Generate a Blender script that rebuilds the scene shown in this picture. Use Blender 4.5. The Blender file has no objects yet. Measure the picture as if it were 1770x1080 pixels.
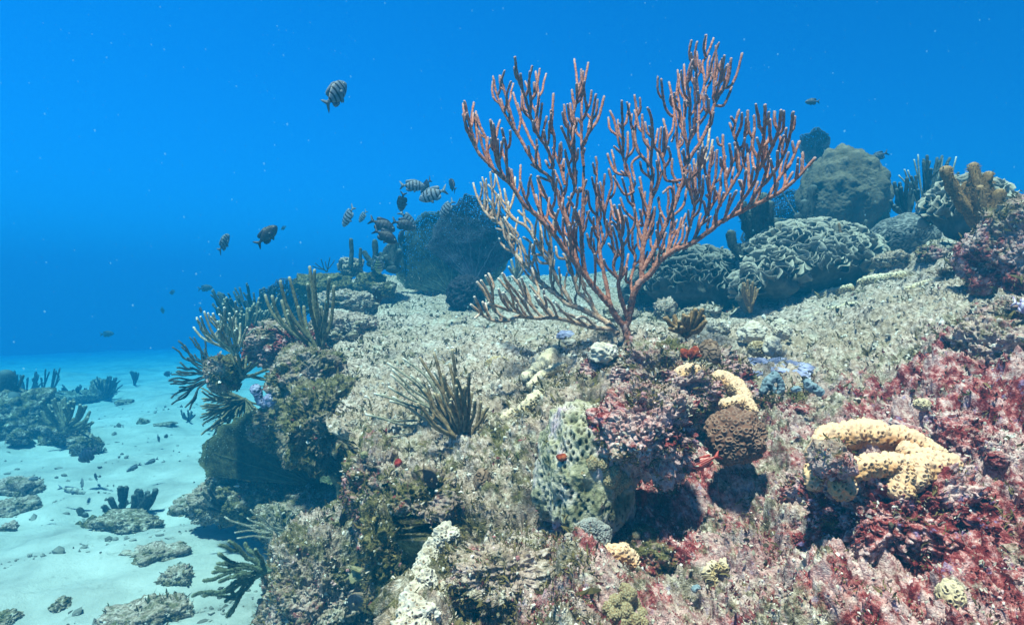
import bpy, bmesh, math, random
import numpy as np
from mathutils import Vector, Matrix
sc = bpy.context.scene
COL = sc.collection
R = math.radians
rng = np.random.default_rng(7)
random.seed(7)

# ------------------------------------------------------------------ camera
F, PITCH = 1150.0, R(-2.0)
cam = bpy.data.cameras.new('camera'); camo = bpy.data.objects.new('camera', cam); COL.objects.link(camo)
camo.location = (0, 0, 0); camo.rotation_euler = (R(90) + PITCH, 0, 0)
cam.sensor_width = 36; cam.lens = 36 * F / 1770; cam.clip_start = 0.02; cam.clip_end = 500
sc.camera = camo
FWD = np.array([0, math.cos(PITCH), math.sin(PITCH)]); UPV = np.array([0, -math.sin(PITCH), math.cos(PITCH)]); RGT = np.array([1., 0, 0])
def W(X, Y, d):
    return d * (FWD + (X - 885) / F * RGT - (Y - 540) / F * UPV)

# ------------------------------------------------------------------ world, sun, exposure
SUN_EL, SUN_AZ = R(72), R(205)     # azimuth of the direction to the sun, clockwise from +Y
world = bpy.data.worlds.new('World'); sc.world = world; world.use_nodes = True
wn, wl = world.node_tree.nodes, world.node_tree.links
bg = wn['Background']
sky = wn.new('ShaderNodeTexSky'); sky.sky_type = 'NISHITA'; sky.sun_disc = False
sky.sun_elevation = SUN_EL; sky.sun_rotation = SUN_AZ
tint = wn.new('ShaderNodeMixRGB'); tint.blend_type = 'MULTIPLY'; tint.inputs[0].default_value = 1
tint.inputs[2].default_value = (0.004, 0.235, 0.66, 1)     # light that has come down through the sea
tcw = wn.new('ShaderNodeTexCoord'); sep = wn.new('ShaderNodeSeparateXYZ'); wl.new(tcw.outputs['Generated'], sep.inputs[0])
win = wn.new('ShaderNodeValToRGB'); e_ = win.color_ramp.elements            # straight up the light comes through less water and is whiter
e_[0].position = .0; e_[0].color = (0.002, 0.30, 0.66, 1); q_ = e_.new(.43); q_.color = (.002, .40, .80, 1); e_[2].position = .64; e_[2].color = (.30, .32, .33, 1)
wl.new(sep.outputs['Z'], win.inputs[0]); wl.new(win.outputs[0], tint.inputs[2])
side = wn.new('ShaderNodeMapRange'); wl.new(sep.outputs['X'], side.inputs[0])      # the open sea on the left is brighter than the reef side
for k_, v_ in zip((1, 2, 3, 4), (-.7, .7, 1.2, .72)): side.inputs[k_].default_value = v_
t2 = wn.new('ShaderNodeMixRGB'); t2.blend_type = 'MULTIPLY'; t2.inputs[0].default_value = 1; wl.new(side.outputs[0], t2.inputs[2])
wl.new(sky.outputs[0], tint.inputs[1]); wl.new(tint.outputs[0], t2.inputs[1]); wl.new(t2.outputs[0], bg.inputs[0])
bg.inputs[1].default_value = 0.087
sun = bpy.data.lights.new('sun', 'SUN'); suno = bpy.data.objects.new('sun', sun); COL.objects.link(suno)
sun.energy = 5.0; sun.angle = R(4); sun.color = (1.0, 0.77, 0.60)
sd = Vector((math.sin(SUN_AZ) * math.cos(SUN_EL), math.cos(SUN_AZ) * math.cos(SUN_EL), math.sin(SUN_EL)))
suno.rotation_euler = (-sd).to_track_quat('-Z', 'Y').to_euler(); suno.location = sd * 20
sc.view_settings.view_transform = 'Standard'; sc.view_settings.look = 'None'
sc.view_settings.gamma = 1; sc.view_settings.exposure = 1.62
sc.render.engine = 'CYCLES'
sc.cycles.use_denoising = True; sc.cycles.max_bounces = 5; sc.cycles.volume_bounces = 1
sc.cycles.transparent_max_bounces = 6; sc.cycles.caustics_reflective = False; sc.cycles.caustics_refractive = False

# ------------------------------------------------------------------ noise
_pr = np.random.default_rng(3); PERM = _pr.permutation(256).astype(np.int64); PERM = np.concatenate([PERM] * 3)
GRAD = _pr.normal(size=(256, 3)); GRAD /= np.linalg.norm(GRAD, axis=1)[:, None]
JIT = _pr.random((256, 3))
def _h(i, j, k): return PERM[PERM[PERM[i & 255] + (j & 255)] + (k & 255)]
def pn(p):
    p = np.asarray(p, float); i = np.floor(p).astype(np.int64); f = p - i; u = f * f * f * (f * (f * 6 - 15) + 10)
    out = 0
    for a in (0, 1):
        for b in (0, 1):
            for c in (0, 1):
                g = GRAD[_h(i[:, 0] + a, i[:, 1] + b, i[:, 2] + c)]
                dv = g[:, 0] * (f[:, 0] - a) + g[:, 1] * (f[:, 1] - b) + g[:, 2] * (f[:, 2] - c)
                w = (u[:, 0] if a else 1 - u[:, 0]) * (u[:, 1] if b else 1 - u[:, 1]) * (u[:, 2] if c else 1 - u[:, 2])
                out = out + w * dv
    return out * 1.5
def fbm(p, s, o=4, g=0.5, off=0.0):
    p = np.asarray(p, float) * s + off; a, t = 1.0, 0
    for _ in range(o):
        t = t + a * pn(p); p = p * 2.03 + 11.7; a *= g
    return t
def worley(p, s):
    p = np.asarray(p, float) * s; i = np.floor(p).astype(np.int64); f = p - i
    f1 = np.full(len(p), 9.0); f2 = np.full(len(p), 9.0)
    for a in (-1, 0, 1):
        for b in (-1, 0, 1):
            for c in (-1, 0, 1):
                q = JIT[_h(i[:, 0] + a, i[:, 1] + b, i[:, 2] + c)] * 0.8 + 0.1
                d = np.sqrt((a + q[:, 0] - f[:, 0]) ** 2 + (b + q[:, 1] - f[:, 1]) ** 2 + (c + q[:, 2] - f[:, 2]) ** 2)
                f2 = np.minimum(f2, np.maximum(f1, d)); f1 = np.minimum(f1, d)
    return f1, f2
def fib(n, jit=.22):
    k = np.arange(n) + .5; ph = np.arccos(1 - 2 * k / n); th = np.pi * (1 + 5 ** .5) * k
    c = np.stack([np.cos(th) * np.sin(ph), np.sin(th) * np.sin(ph), np.cos(ph)], -1) + rng.normal(size=(n, 3)) * jit * (4 * np.pi / n) ** .5
    return c / np.linalg.norm(c, axis=1)[:, None]
def near_fib(v, n):
    """distance from each direction to the nearest of n points spread over a sphere, in units of their spacing"""
    c = fib(n); u = v / np.linalg.norm(v, axis=1)[:, None]; out = np.empty(len(u))
    for i in range(0, len(u), 4096): out[i:i + 4096] = np.sqrt(np.maximum(0, 2 - 2 * (u[i:i + 4096] @ c.T).max(1)))
    return out / (4 * np.pi / n) ** .5
def worley2(a, b):
    i, j = np.floor(a).astype(np.int64), np.floor(b).astype(np.int64); f = np.full(a.shape, 9.0)
    for x in (-1, 0, 1):
        for y in (-1, 0, 1):
            q = JIT[_h(i + x, j + y, 0 * i)] * 1.0 - .0; off = .5 * ((j + y) % 2)
            f = np.minimum(f, np.hypot(i + x + q[..., 0] * .6 + .2 + off - .25 - a, j + y + q[..., 1] * .6 + .2 - b))
    return f
def sstep(a, b, x):
    t = np.clip((x - a) / (b - a), 0, 1); return t * t * (3 - 2 * t)

# ------------------------------------------------------------------ mesh helpers
class MB:
    def __init__(s): s.v = []; s.f = []; s.n = 0; s.at = {}
    def add(s, v, faces, **at):
        v = np.asarray(v, float).reshape(-1, 3)
        for fa in (faces if isinstance(faces, list) else [faces]):
            if len(fa): s.f.append(np.asarray(fa, np.int64) + s.n)
        s.v.append(v)
        for k in set(list(at) + list(s.at)):
            L = s.at.setdefault(k, [np.zeros(s.n)] if s.n else [])
            L.append(np.broadcast_to(np.asarray(at.get(k, 0.0), float), (len(v),)))
        s.n += len(v)
    def mesh(s, name, mat=None, smooth=True, loc=None):
        v = np.concatenate(s.v)
        if loc is not None: v = v - np.asarray(loc)
        me = bpy.data.meshes.new(name)
        lv = np.concatenate([f.ravel() for f in s.f]); lt = np.concatenate([np.full(len(f), f.shape[1]) for f in s.f])
        me.vertices.add(len(v)); me.vertices.foreach_set('co', v.astype(np.float32).ravel())
        me.loops.add(len(lv)); me.loops.foreach_set('vertex_index', lv.astype(np.int32))
        me.polygons.add(len(lt)); st = np.concatenate([[0], np.cumsum(lt)[:-1]])
        me.polygons.foreach_set('loop_start', st.astype(np.int32))
        me.polygons.foreach_set('use_smooth', np.full(len(lt), smooth))
        for k, L in s.at.items():
            a = me.attributes.new(k, 'FLOAT', 'POINT'); a.data.foreach_set('value', np.concatenate(L).astype(np.float32))
        me.update(calc_edges=True); me.validate()
        if mat: me.materials.append(mat)
        return me
    def build(s, name, mat=None, parent=None, loc=None, smooth=True):
        """one object; with no parent its origin is put at loc"""
        pl = loc
        if parent is not None: pl = np.array(parent.location)
        o = bpy.data.objects.new(name, s.mesh(name, mat, smooth, pl)); COL.objects.link(o)
        if parent is not None: o.parent = parent
        elif loc is not None: o.location = loc
        return o
def tag(o, label=None, cat=None, group=None, kind=None):
    if label: o['label'] = label
    if cat: o['category'] = cat
    if group: o['group'] = group
    if kind: o['kind'] = kind
    return o
def empty(name, loc):
    o = bpy.data.objects.new(name, None); COL.objects.link(o); o.location = loc; o.empty_display_size = .05; return o
_ico = {}
def ico(n):
    if n not in _ico:
        bm = bmesh.new(); bmesh.ops.create_icosphere(bm, subdivisions=n, radius=1); bm.verts.ensure_lookup_table()
        _ico[n] = (np.array([v.co[:] for v in bm.verts]), np.array([[v.index for v in f.verts] for f in bm.faces])); bm.free()
    return _ico[n]
def spline(pts, step):
    p = np.asarray(pts, float)
    if len(p) == 2: p = np.array([p[0], (p[0] + p[1]) / 2, p[1]])
    q = np.vstack([2 * p[0] - p[1], p, 2 * p[-1] - p[-2]]); out = []
    for i in range(1, len(q) - 2):
        n = max(1, int(np.linalg.norm(q[i + 1] - q[i]) / step)); t = np.linspace(0, 1, n, endpoint=False)[:, None]
        a, b, c, d = q[i - 1], q[i], q[i + 1], q[i + 2]
        out.append(.5 * (2 * b + (c - a) * t + (2 * a - 5 * b + 4 * c - d) * t ** 2 + (3 * b - a - 3 * c + d) * t ** 3))
    return np.vstack(out + [p[-1:]])
def tube(mb, pts, r, sides=7, jit=0.0, tipfrom=None, step=None, **at):
    """a round-ended tube along pts with radii r; tip attribute rises towards its end"""
    p = spline(pts, step) if step else np.asarray(pts, float)
    n = len(p); rr = np.interp(np.linspace(0, 1, n), np.linspace(0, 1, len(np.atleast_1d(r))), np.atleast_1d(r)) if np.ndim(r) else np.full(n, float(r))
    t = np.gradient(p, axis=0); t /= np.linalg.norm(t, axis=1)[:, None] + 1e-12
    e = t[-1]; re = rr[-1]
    p = np.vstack([p, p[-1] + e * re * .5, p[-1] + e * re * .85]); rr = np.concatenate([rr, [re * .85, re * .5]]); t = np.vstack([t, e, e]); n += 2
    ref = np.array([.3, .9, .2]); u = np.cross(t, ref); u /= np.linalg.norm(u, axis=1)[:, None] + 1e-9; w = np.cross(t, u)
    a = np.linspace(0, 2 * np.pi, sides, endpoint=False)
    k = rr[:, None] * (1 + jit * rng.normal(size=(n, sides)))
    v = p[:, None] + k[..., None] * (np.cos(a)[None, :, None] * u[:, None] + np.sin(a)[None, :, None] * w[:, None])
    v = np.vstack([v.reshape(-1, 3), p[-1:] + e * re * .15])
    i = np.arange(n - 1)[:, None] * sides; j = np.arange(sides)[None]; j2 = (j + 1) % sides
    q = np.stack([i + j, i + j2, i + sides + j2, i + sides + j], -1).reshape(-1, 4)
    L = (n - 1) * sides; cap = np.stack([L + j[0], L + j2[0], np.full(sides, n * sides)], -1)
    if tipfrom is not None:
        tv = np.repeat(sstep(tipfrom, 1, np.linspace(0, 1, n)), sides); at['tip'] = np.concatenate([tv, [1.0]])
    mb.add(v, [q, cap], **at)

# ------------------------------------------------------------------ materials
def nmat(name, rough=.85, spec=.25):
    m = bpy.data.materials.new(name); m.use_nodes = True; n, l = m.node_tree.nodes, m.node_tree.links
    b = n['Principled BSDF']; b.inputs['Roughness'].default_value = rough; b.inputs['Specular IOR Level'].default_value = spec
    return m, n, l, b
def rgba(c): return (c[0], c[1], c[2], 1)
def nz(n, l, co, scale, detail=6, rough=.62, dist=0.0):
    t = n.new('ShaderNodeTexNoise'); t.inputs['Scale'].default_value = scale; t.inputs['Detail'].default_value = detail
    t.inputs['Roughness'].default_value = rough; t.inputs['Distortion'].default_value = dist; l.new(co, t.inputs['Vector']); return t.outputs['Fac']
def ramp(n, l, src, stops):
    r = n.new('ShaderNodeValToRGB'); e = r.color_ramp.elements
    while len(e) < len(stops): e.new(.5)
    for k, (p, c) in zip(e, stops): k.position = p; k.color = rgba(c) if np.ndim(c) else (c, c, c, 1)
    l.new(src, r.inputs[0]); return r.outputs[0]
def mix(n, l, f, a, b, mode='MIX'):
    m = n.new('ShaderNodeMixRGB'); m.blend_type = mode
    for i, x in ((0, f), (1, a), (2, b)):
        if hasattr(x, 'is_linked'): l.new(x, m.inputs[i])
        elif i == 0: m.inputs[0].default_value = x
        else: m.inputs[i].default_value = rgba(x)
    return m.outputs[0]
def mul(n, l, a, b, op='MULTIPLY', clamp=True):
    m = n.new('ShaderNodeMath'); m.operation = op; m.use_clamp = clamp
    for i, x in ((0, a), (1, b)):
        if hasattr(x, 'is_linked'): l.new(x, m.inputs[i])
        else: m.inputs[i].default_value = x
    return m.outputs[0]
def attr(n, name):
    a = n.new('ShaderNodeAttribute'); a.attribute_name = name; return a.outputs['Fac']
def bump(n, l, b, h, strength=.6, dist=.004):
    u = n.new('ShaderNodeBump'); u.inputs['Strength'].default_value = strength; u.inputs['Distance'].default_value = dist
    l.new(h, u.inputs['Height']); l.new(u.outputs[0], b.inputs['Normal'])
def simple(name, stops, scale=25, tip=None, pit=None, bs=160, bd=.003, bstr=.6, rough=.85, coord='Object', spec=.2):
    m, n, l, b = nmat(name, rough, spec); tc = n.new('ShaderNodeTexCoord'); co = tc.outputs[coord]
    c = ramp(n, l, nz(n, l, co, scale), stops)
    if pit: c = mix(n, l, attr(n, 'pit'), c, pit)
    if tip: c = mix(n, l, attr(n, 'tip'), c, tip)
    l.new(c, b.inputs['Base Color'])
    if bd: bump(n, l, b, nz(n, l, co, bs, 3), bstr, bd)
    return m

def cover(n, l, name, noise, mid, gain=.42, soft=.045):
    """patches of a growth that take over more of the rock the higher the attribute"""
    k = mul(n, l, mul(n, l, mul(n, l, attr(n, name), mid, 'SUBTRACT', False), gain, 'MULTIPLY', False), noise, 'ADD', False)
    return ramp(n, l, k, [(.5 - soft, 0.0), (.5 + soft, 1.0)])
def reef_material():
    m, n, l, b = nmat('reef_crust', .9, .15); g = n.new('ShaderNodeNewGeometry'); co = g.outputs['Position']
    c = ramp(n, l, nz(n, l, co, 45, 9, .74), [(.36, (.025, .02, .012)), (.46, (.13, .105, .06)), (.53, (.30, .25, .18)), (.62, (.58, .53, .44))])
    fine = nz(n, l, co, 130, 4, .7)
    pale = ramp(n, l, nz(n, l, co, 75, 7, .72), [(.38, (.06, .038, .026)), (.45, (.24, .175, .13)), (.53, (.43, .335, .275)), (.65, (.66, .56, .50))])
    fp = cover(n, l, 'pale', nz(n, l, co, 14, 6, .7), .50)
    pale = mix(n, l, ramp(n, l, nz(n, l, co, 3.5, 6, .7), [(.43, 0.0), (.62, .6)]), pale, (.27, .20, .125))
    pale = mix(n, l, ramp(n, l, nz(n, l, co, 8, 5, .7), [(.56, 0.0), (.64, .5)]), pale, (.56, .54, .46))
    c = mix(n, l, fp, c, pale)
    alg = ramp(n, l, nz(n, l, co, 55, 7, .7), [(.38, (.018, .02, .006)), (.5, (.085, .075, .022)), (.64, (.22, .19, .09))])
    fa = cover(n, l, 'algae', nz(n, l, co, 12, 7, .72), .62)
    c = mix(n, l, fa, c, alg)
    red = ramp(n, l, nz(n, l, co, 42, 8, .74), [(.37, (.035, .004, .005)), (.46, (.15, .016, .018)), (.53, (.32, .09, .085)), (.60, (.52, .31, .29)), (.68, (.68, .56, .52))])
    fr = cover(n, l, 'red', nz(n, l, co, 11, 8, .74), .60)
    c = mix(n, l, fr, c, red)
    pk = mul(n, l, attr(n, 'red'), ramp(n, l, nz(n, l, co, 7, 9, .72), [(.49, 0.0), (.54, 1.0)]))
    c = mix(n, l, pk, c, ramp(n, l, nz(n, l, co, 90, 6, .7), [(.36, (.20, .09, .09)), (.48, (.46, .30, .28)), (.62, (.66, .52, .48))]))
    pur = mul(n, l, attr(n, 'red'), ramp(n, l, nz(n, l, co, 40, 5, .7), [(.60, 0.0), (.66, .75)]))
    c = mix(n, l, pur, c, (.20, .17, .32))
    v = n.new('ShaderNodeTexVoronoi'); v.inputs['Scale'].default_value = 110; l.new(co, v.inputs['Vector'])
    spots = ramp(n, l, v.outputs['Distance'], [(.10, 1.0), (.24, 0.0)])
    sel = ramp(n, l, nz(n, l, co, 22, 3), [(.52, 0.0), (.6, 1.0)])
    c = mix(n, l, mul(n, l, mul(n, l, spots, sel), .45), c, (.72, .68, .6))
    sel2 = ramp(n, l, nz(n, l, co, 31, 3), [(.36, 1.0), (.46, 0.0)])
    c = mix(n, l, mul(n, l, mul(n, l, spots, sel2), .55), c, (.015, .013, .01))
    c = mix(n, l, attr(n, 'pit'), c, (.02, .022, .012))
    l.new(c, b.inputs['Base Color'])
    bump(n, l, b, mul(n, l, fine, nz(n, l, co, 300, 2), 'ADD', False), .8, .006)
    return m
M = {}
M['reef'] = reef_material()
def sand_material():
    m, n, l, b = nmat('pale_sand', .95, .1); g = n.new('ShaderNodeNewGeometry'); co = g.outputs['Position']
    c = ramp(n, l, nz(n, l, co, 2.2, 8, .65), [(.3, (.24, .25, .225)), (.5, (.37, .385, .35)), (.7, (.48, .495, .46))])
    dk = ramp(n, l, nz(n, l, co, 9, 7, .7, .4), [(.60, 0.0), (.72, .7)])
    c = mix(n, l, dk, c, (.17, .17, .13)); l.new(c, b.inputs['Base Color'])
    bump(n, l, b, nz(n, l, co, 28, 6, .7), .7, .02); return m
M['sand'] = sand_material()
M['pitted'] = simple('pitted_dead_coral', [(.36, (.10, .10, .05)), (.45, (.28, .265, .165)), (.53, (.41, .375, .30)), (.62, (.40, .31, .35))], 13, pit=(.035, .03, .014), bs=170, bd=.005, bstr=.9)

# ------------------------------------------------------------------ terrain
SAND_Z = -1.3
CP = [(700,1080,1.15),(900,1080,1.12),(1085,1080,1.06),(1300,1080,.97),(1500,1080,.9),(1770,1080,.78),
 (760,900,1.45),(900,900,1.42),(1010,930,1.36),(1130,860,1.52),(1110,950,1.26),(1250,900,1.22),(1380,900,1.17),(1500,960,1.1),(1740,900,.97),(1650,760,1.27),
 (1210,790,1.66),(1300,830,1.36),(1400,760,1.5),(1500,720,1.52),(1740,740,1.22),
 (700,760,1.82),(850,760,1.72),(880,680,1.98),(850,620,2.5),(700,620,2.75),(620,660,2.55),(600,580,3.5),(700,550,4.0),(850,550,3.5),(980,590,2.5),(1085,598,2.06),
 (1200,575,2.5),(1180,620,1.98),(1060,640,1.85),(1000,680,1.7),(1300,610,2.2),(1260,680,1.75),(1400,650,1.88),(1350,565,2.8),(1500,620,2.0),(1600,560,2.1),(1700,640,1.5),(1700,520,2.0),(1500,530,2.7),(1400,535,3.1),(1650,470,2.5),
 (1500,478,3.4),(1600,430,3.2),(1760,410,2.5),(1300,520,3.9),(1150,530,3.9),(1000,545,3.9),(900,530,4.4),(700,505,5.0),(620,478,5.5),(550,500,5.4),
 (1400,420,4.7),(1550,400,4.3),(1200,460,5.4),(1000,490,6.0),(800,480,6.4)]
CPW = np.array([W(*c) for c in CP])
ANCH = np.array([(0, .2, -.78), (1.2, .1, -.62), (-.4, .6, -.8), (3, 1.0, .1), (5, 2.5, .45), (5, 6, .5), (2, 9, .2), (-2, 8, .0), (2.6, 4.5, .42)])
CPA = np.vstack([CPW, ANCH])
def _phi(r): return r
_n = len(CPA); _D = np.linalg.norm(CPA[:, None, :2] - CPA[None, :, :2], axis=2)
_A = np.zeros((_n + 3, _n + 3)); _A[:_n, :_n] = _phi(_D) - 0.012 * np.eye(_n); _A[:_n, _n] = 1; _A[:_n, _n + 1:] = CPA[:, :2]; _A[_n:, :_n] = _A[:_n, _n:].T
_C = np.linalg.solve(_A, np.concatenate([CPA[:, 2], np.zeros(3)]))
def Ptop(x, y):
    out = _C[_n] + _C[_n + 1] * x + _C[_n + 2] * y
    for k in range(_n): out = out + _C[k] * np.sqrt((x - CPA[k, 0]) ** 2 + (y - CPA[k, 1]) ** 2)
    return out
EDGE = np.array([(-.02, -1.0), (-.1, .6), (-.2, 1.15), (-.22, 1.45), (-.38, 1.75), (-.56, 2.2), (-.70, 2.7), (-.84, 3.15), (-1.02, 3.8), (-1.25, 4.6), (-1.3, 5.6), (-1.0, 6.6), (-.3, 8.0)])
POLY = np.vstack([EDGE, [(14, 9), (14, -1)]])
def sdist(x, y):
    d = np.full(x.shape, 1e9); nx = np.zeros_like(d); ny = np.zeros_like(d)
    for a, b in zip(EDGE[:-1], EDGE[1:]):
        e = b - a; t = np.clip(((x - a[0]) * e[0] + (y - a[1]) * e[1]) / (e @ e), 0, 1)
        dx, dy = x - a[0] - t * e[0], y - a[1] - t * e[1]; q = np.hypot(dx, dy); m = q < d
        d = np.where(m, q, d); en = np.hypot(*e); nx = np.where(m, e[1] / en, nx); ny = np.where(m, -e[0] / en, ny)
    ins = np.zeros(x.shape, bool); j = len(POLY) - 1
    for i in range(len(POLY)):
        xi, yi = POLY[i]; xj, yj = POLY[j]
        ins ^= ((yi > y) != (yj > y)) & (x < (xj - xi) * (y - yi) / (yj - yi + 1e-12) + xi); j = i
    return np.where(ins, d, -d), nx, ny
def wallw(y): return .13 + .12 * sstep(2.4, 4, y)
def Hreef(x, y):
    x = np.asarray(x, float); y = np.asarray(y, float); s, nx, ny = sdist(x, y)
    q = np.stack([x, y, np.zeros_like(x)], -1).reshape(-1, 3)
    s = s + (fbm(q, 2.2, 4) * .075).reshape(x.shape)
    P = Ptop(x, y); t = np.clip(-s / wallw(y), 0, 1.6)
    g = np.where(t < 1, 1 - (1 - np.clip(t, 0, 1)) ** 1.7, 1.0)
    z = P - (P - (SAND_Z - .06)) * g - np.clip(t - 1, 0, 1) * .15
    return z, s, nx, ny, t
def Hsand(x, y):
    q = np.stack([x, y, np.zeros_like(x)], -1).reshape(-1, 3)
    return SAND_Z - .062 * np.maximum(np.hypot(x, y) - 7.5, 0) ** 2 / (np.hypot(x, y) - 7.5 + 3.0 + 1e9 * (np.hypot(x, y) < 7.5)) + (fbm(q, .9, 4) * .08 + fbm(q, 3.2, 3) * .034 + fbm(q, 11, 3) * .012).reshape(np.shape(x))
def hit(X, Y, dmin=.6, dmax=14.0, what='any'):
    d = np.exp(np.linspace(math.log(dmin), math.log(dmax), 700)); p = np.array([W(X, Y, k) for k in d])
    h = np.full(len(d), -9.0)
    if what in ('any', 'reef'): h = np.maximum(h, Hreef(p[:, 0], p[:, 1])[0])
    if what in ('any', 'sand'): h = np.maximum(h, Hsand(p[:, 0], p[:, 1]))
    b = np.nonzero(p[:, 2] < h)[0]
    return p[b[0]] if len(b) else p[-1]
def at(X, Y, d=None): return hit(X, Y) if d is None else W(X, Y, d)
def dep(p): return float(np.dot(p, FWD))

def grid_faces(nr, nc):
    i = np.arange(nr - 1)[:, None] * nc; j = np.arange(nc - 1)[None]
    return np.stack([i + j, i + j + 1, i + nc + j + 1, i + nc + j], -1).reshape(-1, 4)
def blob(x, y, c, r): return np.exp(-((x - c[0]) ** 2 + (y - c[1]) ** 2) / (r * r))
def zones(p, nrm_z, t):
    """how much sediment, red crust and algae turf each point of the rock carries"""
    x, y, z = p[:, 0], p[:, 1], p[:, 2]
    u = x / np.maximum(y, .2); front = sstep(2.3, 1.35, y + .2 * fbm(p, 1.6, 3))
    red = front * sstep(-.05, .22, u + .25 * fbm(p, 2.5, 3, off=5)) * .62
    red = np.maximum(red, sstep(2.1, 1.5, y) * sstep(.36, .55, u) * .82)
    c = W(1130, 870, 1.45); red = np.maximum(red, blob(x, y, c, .17) * 1.3)
    c = W(1200, 640, 1.9); red = np.maximum(red, blob(x, y, c, .2) * .6)
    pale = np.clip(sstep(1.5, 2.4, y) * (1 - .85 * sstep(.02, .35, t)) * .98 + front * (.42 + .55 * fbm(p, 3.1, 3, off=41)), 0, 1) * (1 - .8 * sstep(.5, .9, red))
    c = W(1390, 870, 1.15); pale = np.maximum(pale, blob(x, y, c, .10))
    c = W(800, 760, 1.6); pale = np.maximum(pale, .7 * blob(x, y, c, .3))
    alg = np.clip(.85 * sstep(0.0, .15, t) + .55 * sstep(.28, -.02, u) * sstep(2.6, 1.4, y), 0, 1)
    c = W(690, 930, 1.5); alg = np.maximum(alg, 1.0 * blob(x, y, c, .2))
    c = W(1000, 660, 1.8); alg = np.maximum(alg, .9 * blob(x, y, c, .14))
    return np.clip(red, 0, 1), np.clip(pale, 0, 1), np.clip(alg, 0, 1)
NC, NR = 1000, 1100
az = np.linspace(R(-45), R(62), NC); rr = np.exp(np.linspace(math.log(.42), math.log(8.6), NR))
gx = (rr[:, None] * np.sin(az)[None]); gy = (rr[:, None] * np.cos(az)[None])
gz, gs, gnx, gny, gt = Hreef(gx, gy)
ov = np.where((gt > 0) & (gt < 1), np.sin(np.pi * np.clip(gt, 0, 1) ** .8), 0) * .38 * sstep(1.3, 2.0, gy)
px, py = gx + gnx * ov, gy + gny * ov
base = np.stack([px, py, gz], -1).reshape(-1, 3)
Nn = np.cross(np.gradient(base.reshape(NR, NC, 3), axis=1), np.gradient(base.reshape(NR, NC, 3), axis=0)); Nn /= np.linalg.norm(Nn, axis=2)[..., None] + 1e-12
Nn = np.where(Nn[..., 2:3] < 0, -Nn, Nn).reshape(-1, 3)
Tt = gt.reshape(-1)
lump = np.clip(.64 + .8 * sstep(2.2, 1.2, base[:, 1]) + .9 * sstep(0, .2, Tt), 0, 1.6)
calm = 1 - .74 * sstep(2.0, 2.8, base[:, 1]) * (1 - sstep(0, .2, Tt))
d1 = fbm(base, 3.3, 3); d2 = fbm(base, 13, 3, off=3); f1, f2 = worley(base + .02 * np.stack([d2, d1, d2], -1), 21)
d3 = fbm(base, 48, 3, .6, off=9); d4 = pn(base * 170)
disp = lump * (.068 * d1 + .038 * d2) + calm * (.016 * (0.5 - f1) * lump + .019 * np.abs(d3) + .005 * d4)
dp = base + Nn * disp[:, None]
N2 = np.cross(np.gradient(dp.reshape(NR, NC, 3), axis=1), np.gradient(dp.reshape(NR, NC, 3), axis=0)); N2 /= np.linalg.norm(N2, axis=2)[..., None] + 1e-12
N2 = np.where(np.sum(N2.reshape(-1, 3) * Nn, 1)[:, None] < 0, -N2.reshape(-1, 3), N2.reshape(-1, 3))
zr, zp, za = zones(base, Nn[:, 2], Tt)
mb = MB(); mb.add(dp, grid_faces(NR, NC)[:, ::-1], red=zr, pale=zp, algae=za)
tag(mb.build('reef_ground', M['reef']), kind='structure')
# sand sheet out to where the water hides it
az2 = np.linspace(R(-180), R(180), 361); r2 = np.concatenate([[.05], np.exp(np.linspace(math.log(1.2), math.log(37), 330))])
sx, sy = r2[:, None] * np.sin(az2)[None], r2[:, None] * np.cos(az2)[None]
sv = np.stack([sx, sy, Hsand(sx, sy)], -1).reshape(-1, 3)
mb = MB(); mb.add(sv, grid_faces(len(r2), 361)[:, ::-1]); tag(mb.build('sand', M['sand']), kind='structure')

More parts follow.
